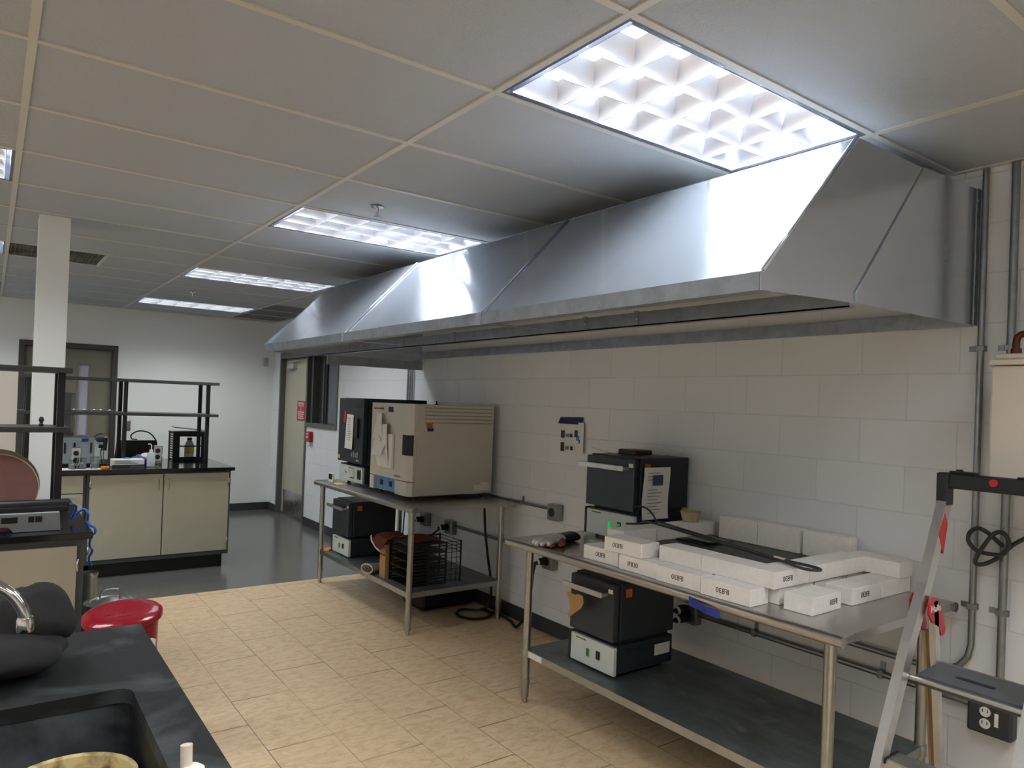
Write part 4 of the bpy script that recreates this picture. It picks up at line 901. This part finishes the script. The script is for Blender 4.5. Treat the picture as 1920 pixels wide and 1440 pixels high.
# items on the far bench
ZB2 = .911
t = thing('letter_rack', 'black letter rack with slotted sides holding a bottle on the far bench', 'rack', (1.55, 6.38, ZB2), 'black stacking letter racks')
for xa in (1.38, 1.685):
    b = B(); b.box((xa, 6.27, ZB2), (xa + .012, 6.30, ZB2 + .27)).box((xa, 6.47, ZB2), (xa + .012, 6.50, ZB2 + .27))
    for j in range(12): b.box((xa + .002, 6.30, ZB2 + .008 + j * .0228), (xa + .010, 6.47, ZB2 + .019 + j * .0228))
    b.obj('slotted_side', 'black', t)
b = B(); b.box((1.392, 6.27, ZB2), (1.44, 6.282, ZB2 + .27)).box((1.637, 6.27, ZB2), (1.685, 6.282, ZB2 + .27)).box((1.44, 6.27, ZB2), (1.637, 6.282, ZB2 + .035)).box((1.44, 6.27, ZB2 + .235), (1.637, 6.282, ZB2 + .27)).box((1.44, 6.27, ZB2 + .135), (1.637, 6.282, ZB2 + .147)); b.obj('front_frame', 'black', t)
B().box((1.375, 6.26, ZB2 + .27), (1.70, 6.505, ZB2 + .282), .002).obj('tray', 'black', t); B().box((1.392, 6.282, ZB2), (1.685, 6.50, ZB2 + .004)).obj('tray', 'black', t)
tag(B().box((1.40, 6.27, 1.216), (1.68, 6.49, 1.223), .003, Matrix.Rotation(.10, 3, 'Y')).obj('tray_lid', 'black'), 'loose black tray tilted on top of the far letter rack', 'tray')
t = thing('storage_bottle', 'clear bottle with a dark cap inside the far letter rack', 'bottle', (1.55, 6.38, ZB2 + .004))
B().lathe([(.042, .004), (.045, .01), (.045, .14), (.03, .17), (.018, .19)], (1.55, 6.38, ZB2 + .004), 20).obj('body', 'bottle', t); B().lathe([(.022, .19), (.022, .215)], (1.55, 6.38, ZB2 + .004), 16).obj('cap', 'black', t); B().lathe([(.0455, .06), (.0455, .12)], (1.55, 6.38, ZB2 + .004), 20).obj('label', 'yellow', t)
def pedestal(x, y, label):
    t = thing('bench_outlet', label, 'outlet', (x, y, ZB2), 'steel pedestal outlets on the far bench')
    B().box((x - .03, y, ZB2), (x + .04, y + .07, ZB2 + .17), .004).obj('housing', 'steel', t); B().box((x - .032, y - .002, ZB2 + .03), (x + .030, y, ZB2 + .16), .001).obj('face_plate', 'lgrey', t)
    for z in (.065, .122): B().cyl((x - .001, y - .005, ZB2 + z), (x - .001, y - .001, ZB2 + z), .021, n=16).obj('socket', 'black', t)
pedestal(1.195, 5.96, 'pedestal outlet beside the white wash bottle'); pedestal(.535, 5.75, 'pedestal outlet behind the glass beakers')
t = thing('wash_bottle', 'white plastic wash bottle with a bent spout', 'bottle', (1.10, 5.72, ZB2))
B().lathe([(.030, 0), (.033, .004), (.033, .11), (.024, .125), (.013, .13)], (1.10, 5.72, ZB2), 20).obj('body', 'bottle', t); B().lathe([(.015, .128), (.015, .15)], (1.10, 5.72, ZB2), 16).obj('cap', 'white', t)
B().tube(spline([(1.10, 5.72, ZB2 + .148), (1.10, 5.72, ZB2 + .185), (1.09, 5.715, ZB2 + .20), (1.07, 5.71, ZB2 + .20)]), .004, 8).obj('spout', 'white', t)
t = thing('glove_box', 'white printed box lying flat beside the wash bottle', 'box', (.93, 5.80, ZB2))
b = B(); b.box((.80, 5.72, ZB2), (1.05, 5.86, ZB2 + .065), .003); b.obj('carton', 'white', t); B().box((.80, 5.7185, ZB2 + .004), (1.05, 5.72, ZB2 + .02)).obj('printed_band', 'darkgrey', t)
b = B()
for j in range(3): b.box((.82, 5.7185, ZB2 + .032 + j * .01), (1.0 - j * .03, 5.7195, ZB2 + .035 + j * .01))
b.obj('text_lines', 'ink', t); B().blob((.92, 5.79, ZB2 + .069), (.03, .02, .008), 2).obj('tissue', 'ltblue', t)
t = thing('tissue_pack', 'purple and white plastic pack behind the white box', 'packet', (1.06, 5.92, ZB2)); B().blob((1.06, 5.92, ZB2 + .050), (.085, .05, .043), 3, lambda c: 1 + .12 * math.sin(7 * c.x + 5 * c.z)).obj('wrap', 'purple', t); B().blob((1.09, 5.91, ZB2 + .075), (.045, .04, .03), 3, lambda c: 1 + .15 * math.sin(9 * c.y)).obj('torn_film', 'white', t)
t = thing('splash_screen', 'black sloping board standing behind the packs on the far bench', 'board', (1.05, 6.2, ZB2)); B().prism([(.88, ZB2), (1.27, ZB2), (1.23, 1.11), (.90, 1.11)], 'y', 6.27, 6.29).obj('panel', 'black', t); B().box((.90, 6.28, ZB2), (1.22, 6.35, ZB2 + .01)).obj('foot', 'black', t)
cable([(1.20, 6.05, 1.07), (1.19, 6.08, 1.13), (1.14, 6.12, 1.19), (1.06, 6.14, 1.205), (1.0, 6.15, 1.17), (1.01, 6.19, 1.13), (1.06, 6.24, 1.12)], .006, 'dark cable arching above the black board')
t = thing('grey_instrument', 'light grey lab instrument with a tall upright back on the far bench', 'instrument', (.5, 6.1, ZB2))
B().box((.25, 5.95, ZB2 + .01), (.69, 6.40, 1.155), .01).obj('body', 'grey', t); tw = B().prism([(.25, 1.155), (.555, 1.155), (.545, 1.54), (.27, 1.54)], 'y', 6.26, 6.39).obj('tower', 'grey', t)
B().box((.525, 6.255, 1.18), (.553, 6.26, 1.53)).obj('edge_strip', 'lgrey', t)
for xx in (.46, .53, .655): B().box((xx, 5.945, 1.02), (xx + .014, 5.951, 1.11)).obj('slot', 'black', t)
B().box((.59, 5.945, 1.12), (.64, 5.951, 1.145)).obj('badge', 'bluetape', t); B().box((.26, 5.97, ZB2), (.68, 6.39, ZB2 + .011)).obj('foot', 'black', t)
t = thing('microscope_camera', 'small black tube camera on a curved stand right of the grey instrument', 'instrument', (.76, 5.95, ZB2))
b = B(); b.lathe([(.05, 0), (.05, .01)], (.755, 5.98, ZB2), 18); b.obj('base', 'black', t); B().tube(spline([(.755, 5.98, ZB2 + .01), (.74, 5.98, ZB2 + .10), (.745, 5.97, ZB2 + .16)]), .006, 8).obj('stand', 'chrome', t)
B().cyl((.765, 5.96, ZB2 + .13), (.772, 5.955, ZB2 + .24), .017, n=14).cyl((.72, 5.97, ZB2 + .165), (.76, 5.965, ZB2 + .165), .016, n=12).obj('barrel', 'black', t); B().cyl((.772, 5.955, ZB2 + .24), (.773, 5.954, ZB2 + .255), .012, n=12).obj('lens', 'lgrey', t)
cable([(.758, 5.95, ZB2 + .13), (.755, 5.90, ZB2 + .06), (.775, 5.84, ZB2 + .015), (.80, 5.70, ZB2 + .006), (.93, 5.68, ZB2 + .005)], .0035, 'thin black cable trailing from the tube camera')
def beaker(x, y, r, h, label):
    t = thing('glass_beaker', label, 'beaker', (x, y, ZB2 + .002), 'glass beakers on the far bench')
    B().lathe([(r * .95, 0), (r, .004), (r, h), (r + .003, h + .002), (r - .0015, h), (r - .0015, .005), (.001, .003)], (x, y, ZB2 + .003), 20, cap=False).obj('glass', 'glass', t)
    B().lathe([(r * .7, .006), (r * .6, h * .45), (r * .2, h * .6)], (x, y, ZB2 + .003), 8).obj('crumpled_wipe', 'lgrey', t)
beaker(.50, 5.60, .030, .075, 'small glass beaker at the left against the column'); beaker(.565, 5.61, .034, .09, 'middle glass beaker holding a crumpled wipe'); beaker(.66, 5.63, .034, .095, 'glass beaker nearest the orange block')
tag(B().box((.40, 5.545, ZB2 - .0005), (.70, 5.68, ZB2 + .003), .001, Matrix.Rotation(.05, 3, 'Z')).obj('paper_towel', 'white'), 'white paper towel under the glass beakers', 'paper')
tag(B().box((.705, 5.60, ZB2), (.765, 5.62, ZB2 + .022), .003, Matrix.Rotation(.25, 3, 'Z')).obj('orange_block', 'orange'), 'small orange plastic wedge right of the beakers', 'wedge')
for j, xx in enumerate((.52, .595, .67, .72, .79)):
    t = thing('glass_dish', ['leftmost', 'second', 'third', 'fourth', 'rightmost'][j] + ' small round glass dish in a row on the black rack', 'dish', (xx, 5.93, 1.382), 'small glass dishes on the rack'); B().lathe([(.012, 0), (.026, .012), (.027, .014), (.024, .012), (.001, .003)], (xx, 5.93, 1.3825), 16).obj('dish', 'lgrey', t); B().blob((xx, 5.93, 1.397), (.010, .010, .008), 2).obj('knob', 'white', t)

# ------------------------------------------------------------------ near bench (left)
bench('worktop', 'black worktop at the left with the grey sanding machine', -1.6, .345, 2.56, 3.745, .91, 'blackgloss')
c4 = thing('bench_cabinet', 'beige base cabinet of the left bench behind the red can', 'cabinet', (-.1, 3.1, 0), 'beige base cabinets')
b = B(); b.box((-.60, 2.60, .115), (.315, 3.72, .876), .002); b.obj('body', 'cabframe', c4); B().box((-.58, 2.64, 0), (.29, 3.70, .115)).obj('toe_kick', 'black', c4)
dd = B().box((-.58, 2.582, .155), (.285, 2.599, .845), .002).obj('door', 'cab', c4)
for z in (.25, .755): B().cyl((.288, 2.578, z - .03), (.288, 2.578, z + .03), .006, n=8).obj('hinge', 'steel', dd)
c5 = copy_tree(c4); c5.location.x -= .92; c5['label'] = 'beige base cabinet of the left bench beyond the photo edge'
reagent_rack('black two-tier rack in front of the white column', -1.4, .268, (.224, -.9), 2.93, 3.23, .91)
t = thing('white_board', 'white board standing behind the left bench rack', 'board', (-.4, 3.72, .91)); B().box((-.9, 3.70, .911), (.062, 3.715, 1.70), .002).obj('panel', 'cream', t); B().box((-.9, 3.685, .911), (.062, 3.735, .925)).obj('foot', 'lgrey', t)
tag(B().lathe([(.010, 0), (.011, .01), (.006, .016), (.012, .03), (.010, .042), (.004, .048)], (.147, 3.02, 1.3825), 14).obj('brass_fitting', 'darkgrey'), 'small metal fitting standing on the left rack shelf', 'fitting')
for x_, r_, z0_, nm, lb in ((-.035, .185, .05, 'abrasive_disc', 'pink round abrasive disc leaning in front of a gold one'),):
    pass
def disc(name, label, c, r, th, m, me):
    t = thing(name, label, 'disc', (c[0], c[1], .911), 'round discs leaning on the left rack')
    R = Matrix.Rotation(-.12, 3, 'X')
    b = B(); b.lathe([(r, 0), (r, th)], (0, 0, 0), 56, axis='y')
    for v in b.bm.verts: v.co = R @ v.co + Vector(c)
    b.obj('disc', me, t)
    b = B(); b.lathe([(r - .004, -.001), (r - .004, .0)], (0, 0, 0), 56, axis='y')
    for v in b.bm.verts: v.co = R @ v.co + Vector(c)
    b.obj('face', m, t); return t
disc('abrasive_disc', 'pink round abrasive disc leaning in front of a gold one', (-.022, 2.955, .911 + .170), .168, .006, 'disc', 'wool')
disc('polishing_disc', 'gold metal disc leaning behind the pink abrasive disc', (-.03, 2.985, .911 + .180), .180, .010, 'gold', 'gold')
t = thing('sanding_machine', 'grey bench sanding machine with a long black roller guard', 'machine', (-.1, 2.75, .911))
b = B(); b.prism([(-.55, .912), (.06 - .03, .912), (.045, .945), (.20, .9125), (.222, .9125), (.218, .99), (-.55, .99)], 'y', 2.66, 2.90); b.bm.free()
b = B(); b.prism([(-.55, .9125), (-.30, .9125), (-.28, .938), (.02, .938), (.04, .9125), (.222, .9125), (.216, .995), (-.55, .995)], 'y', 2.66, 2.885); hs = b.obj('housing', 'grey', t)
for xa, xb in ((-.12, -.012), (-.006, .055), (.095, .118), (.122, .148)): B().box((xa, 2.657, .955), (xb, 2.6605, .982), .001).obj('opening', 'black', hs)
b = B(); b.box((-.55, 2.70, .992), (.255, 2.79, 1.02), .006).tube([(-.55, 2.745, 1.02), (.258, 2.745, 1.02)], .028, 20); b.obj('roller_guard', 'black', t)
B().cyl((.20, 2.72, .982), (.20, 2.72, .993), .008, n=10).obj('foot_screw', 'black', t)
hose = [(.255 + .0, 2.80, 1.0)] + [(.30 + .045 * math.cos(a) + .012 * j_ / 6, 2.88 - .004 * j_, .985 - .012 * j_ + .035 * math.sin(a)) for j_, a in enumerate([x * PI / 3 for x in range(3, 26)])]
tag(B().tube(spline([(.258, 2.76, 1.015), (.285, 2.78, 1.01), (.295, 2.82, .985), (.28, 2.85, .935), (.30, 2.88, .95), (.335, 2.86, .975), (.35, 2.84, .95), (.352, 2.87, .915), (.36, 2.83, .895), (.375, 2.80, .89), (.378, 2.79, .865), (.365, 2.80, .85), (.36, 2.83, .80), (.372, 2.82, .77), (.36, 2.84, .73), (.372, 2.84, .69)], 7), .0055, 10).obj('air_hose', 'bluehose'), 'blue coiled air hose hanging over the left bench end', 'hose')

# cans on the floor
t = thing('waste_can', 'red metal oily-waste can with a dented lid', 'can', (.437, 2.24, 0))
cx, cy = .437, 2.24
B().lathe([(.135, .02), (.138, .03), (.142, .56), (.146, .565), (.146, .575)], (cx, cy, 0), 40).obj('body', 'redcan', t); B().lathe([(.13, 0), (.13, .03)], (cx, cy, 0), 32).obj('foot_ring', 'red', t)
b = B(); b.lathe([(.152, -.02), (.158, -.017), (.158, .004), (.150, .012), (.12, .020), (.07, .016), (.001, .010)], (0, 0, 0), 44)
R = Matrix.Rotation(.10, 3, 'X') @ Matrix.Rotation(-.06, 3, 'Y')
for v in b.bm.verts: v.co = R @ v.co + Vector((cx, cy, .592))
b.obj('lid', 'redcan', t); B().box((cx - .16, cy - .12, .50), (cx - .10, cy - .08, .56), .004).obj('hinge_bracket', 'redcan', t)
lb_ = B().box((cx + .03, cy - .145, .33), (cx + .11, cy - .105, .50), .001, Matrix.Rotation(.55, 3, 'Z')).obj('label', 'white', t)
t = thing('metal_can', 'galvanised metal can with a wire-handled lid behind the red one', 'can', (.462, 2.92, 0))
cx, cy = .470, 2.93
B().lathe([(.095, 0), (.108, .46), (.110, .465)], (cx, cy, 0), 36).obj('body', 'galvcan', t); B().lathe([(.118, .462), (.120, .468), (.118, .478), (.09, .486), (.085, .482), (.06, .49), (.055, .487), (.03, .495), (.001, .497)], (cx, cy, 0), 36).obj('lid', 'galvcan', t)
B().tube(spline([(cx - .045, cy - .02, .49), (cx - .043, cy - .02, .525), (cx - .02, cy - .02, .545), (cx + .03, cy - .02, .545), (cx + .045, cy - .02, .53), (cx + .045, cy - .02, .49)], 5), .004, 8).obj('handle', 'steel', t)
t = thing('metal_bucket', 'tall dull metal bucket behind the galvanised can', 'bucket', (.45, 3.30, 0)); B().lathe([(.035, 0), (.040, .48), (.043, .555), (.041, .555), (.038, .48), (.001, .47)], (.412, 3.30, 0), 24).obj('body', 'galvcan', t); B().lathe([(.044, .54), (.046, .55), (.044, .56)], (.412, 3.30, 0), 24, cap=False).obj('rim', 'steel', t)

# ------------------------------------------------------------------ sink bench
SX0, SX1, SY0, SY1, bx0, bx1, by0, by1, zt = -1.5, .305, -1.0, .972, -.36, .212, -.08, .492, .91
b = B()
outer = [(SX0, SY0), (SX1, SY0), (SX1, SY1), (SX0, SY1)]
def rrect(x0, x1, y0, y1, r, n=5):
    P = []
    for cx, cy, a in ((x1 - r, y1 - r, 0), (x0 + r, y1 - r, PI / 2), (x0 + r, y0 + r, PI), (x1 - r, y0 + r, 1.5 * PI)):
        P += [(cx + r * math.cos(a + PI / 2 * j / n), cy + r * math.sin(a + PI / 2 * j / n)) for j in range(n + 1)]
    return P
inner = rrect(bx0, bx1, by0, by1, .03)
def top_face(z, b):
    vi = [b.bm.verts.new((x, y, z)) for x, y in inner]; vo = [b.bm.verts.new((x, y, z)) for x, y in ((SX1, SY1), (SX0, SY1), (SX0, SY0), (SX1, SY0))]; k = len(vi) // 4
    for q in range(4):
        seg = vi[q * k:(q + 1) * k]
        for a_, c_ in zip(seg, seg[1:]): b.bm.faces.new((vo[q], a_, c_))
        b.bm.faces.new((vo[q], seg[-1], vi[((q + 1) * k) % len(vi)], vo[(q + 1) % 4]))
    return vi, vo
vi, vo = top_face(zt, b); wi, wo = top_face(zt - .032, b)
for A_, B_ in ((vi, wi), (vo, wo)):
    for q in range(len(A_)): b.bm.faces.new((A_[q], A_[(q + 1) % len(A_)], B_[(q + 1) % len(A_)], B_[q]))
tp = tag(b.obj('worktop', 'epoxy', origin=(-.6, 0, .878)), 'worn black worktop around the sink in the near left corner', 'worktop')
t = thing('sink_basin', 'deep black sink basin sunk in the worn worktop', 'sink', (-.07, .2, .6))
b = B(); pi_ = rrect(bx0 - .004, bx1 + .004, by0 - .004, by1 + .004, .034); po = rrect(bx0 - .014, bx1 + .014, by0 - .014, by1 + .014, .04)
r1 = [b.bm.verts.new((x, y, .877)) for x, y in pi_]; r2_ = [b.bm.verts.new((x, y, .66)) for x, y in pi_]; o1 = [b.bm.verts.new((x, y, .877)) for x, y in po]; o2 = [b.bm.verts.new((x, y, .65)) for x, y in po]; n = len(pi_)
for A_, B_ in ((r1, r2_), (o1, o2), (r1, o1)):
    for q in range(n): b.bm.faces.new((A_[q], A_[(q + 1) % n], B_[(q + 1) % n], B_[q]))
b.bm.faces.new(r2_); b.bm.faces.new(o2); b.obj('basin', 'epoxy', t); B().lathe([(.03, .661), (.028, .664)], (-.1, .2, 0), 20).obj('drain', 'steel', t)
t = thing('bench_cabinet', 'base cabinet carrying the sink in the near left corner', 'cabinet', (-.6, 0, 0), 'beige base cabinets')
b = B()
b.box((-1.4, -.95, .1), (-.40, .94, .876)).box((.235, -.95, .1), (.275, .94, .876)).box((-.4, .52, .1), (.235, .94, .876)).box((-.4, -.95, .1), (.235, -.12, .876)).box((-.4, -.12, .1), (.235, .52, .12)).box((-1.35, -.9, 0), (.23, .9, .1)); b.obj('body', 'cabframe', t)
t = thing('sink_faucet', 'chrome gooseneck faucet at the left edge of the photo', 'faucet', (-.20, .56, .91))
arc = [(-.20, .56, .93), (-.20, .56, 1.06)] + [(-.20 + .10 * (1 - math.cos(a)), .56 - .05 * (1 - math.cos(a)), 1.085 + .10 * math.sin(a)) for a in [PI * j / 10 for j in range(0, 10)]] + [(.003, .457, 1.075)]
arc = spline([(-.20, .56, .93), (-.20, .56, 1.08), (-.18, .55, 1.14), (-.13, .52, 1.178), (-.07, .49, 1.185), (-.022, .465, 1.16), (.002, .455, 1.125), (.008, .453, 1.10)], 6)
B().tube(arc, .0115, 16).obj('gooseneck', 'chrome', t); B().lathe([(.015, 0), (.0155, .004), (.0155, .026), (.0135, .03)], (.008, .453, 1.078), 20).obj('spout_tip', 'chrome', t); B().lathe([(.028, .91), (.026, .925), (.015, .94)], (-.20, .56, 0), 24).obj('base', 'chrome', t)
# dark cloth bundle
t = thing('cloth_bundle', 'dark grey rounded cloth bundle behind the faucet', 'bundle', (.04, .78, .91))
def lump(c): return 1 - .07 * max(0, 1 - abs(c.x - .35 + .5 * c.z) * 6) + .05 * math.sin(4 * c.x + 2 * c.y) + .05 * math.sin(5 * c.z + 3 * c.x) + .02 * math.sin(11 * c.y)
b = B(); b.blob((.035, .80, 1.009), (.095, .105, .086), 4, lump); b.obj('upper_fold', 'cloth', t)
b = B(); b.blob((-.035, .70, .960), (.130, .115, .042), 4, lambda c: 1 + .08 * c.x + .05 * math.sin(6 * c.x + 3 * c.y) + .04 * math.sin(9 * c.y)); b.obj('lower_fold', 'cloth', t)
B().tube(spline([(-.06, .62, .983), (0, .635, .985), (.05, .66, .973), (.085, .70, .955)]), .006, 8).obj('seam', 'cloth', t)
t = thing('enamel_pot', 'rust-stained cream pot standing in the sink', 'pot', (.09, .31, .662))
b = B(); b.lathe([(.10, 0), (.108, .03), (.118, .135), (.122, .138), (.115, .134), (.103, .03), (.001, .012)], (.082, .315, .672), 40); b.obj('pot', 'rust', t)
t = thing('brush_handle', 'pale upright handle of a white dish brush on the sink worktop', 'brush', (.235, .03, .911)); B().cyl((.232, .02, .92), (.232, .025, .962), .010, n=16).obj('handle', 'wool', t); B().lathe([(.02, 0), (.02, .012), (.012, .018)], (.240, .012, .911), 24).obj('head', 'white', t)
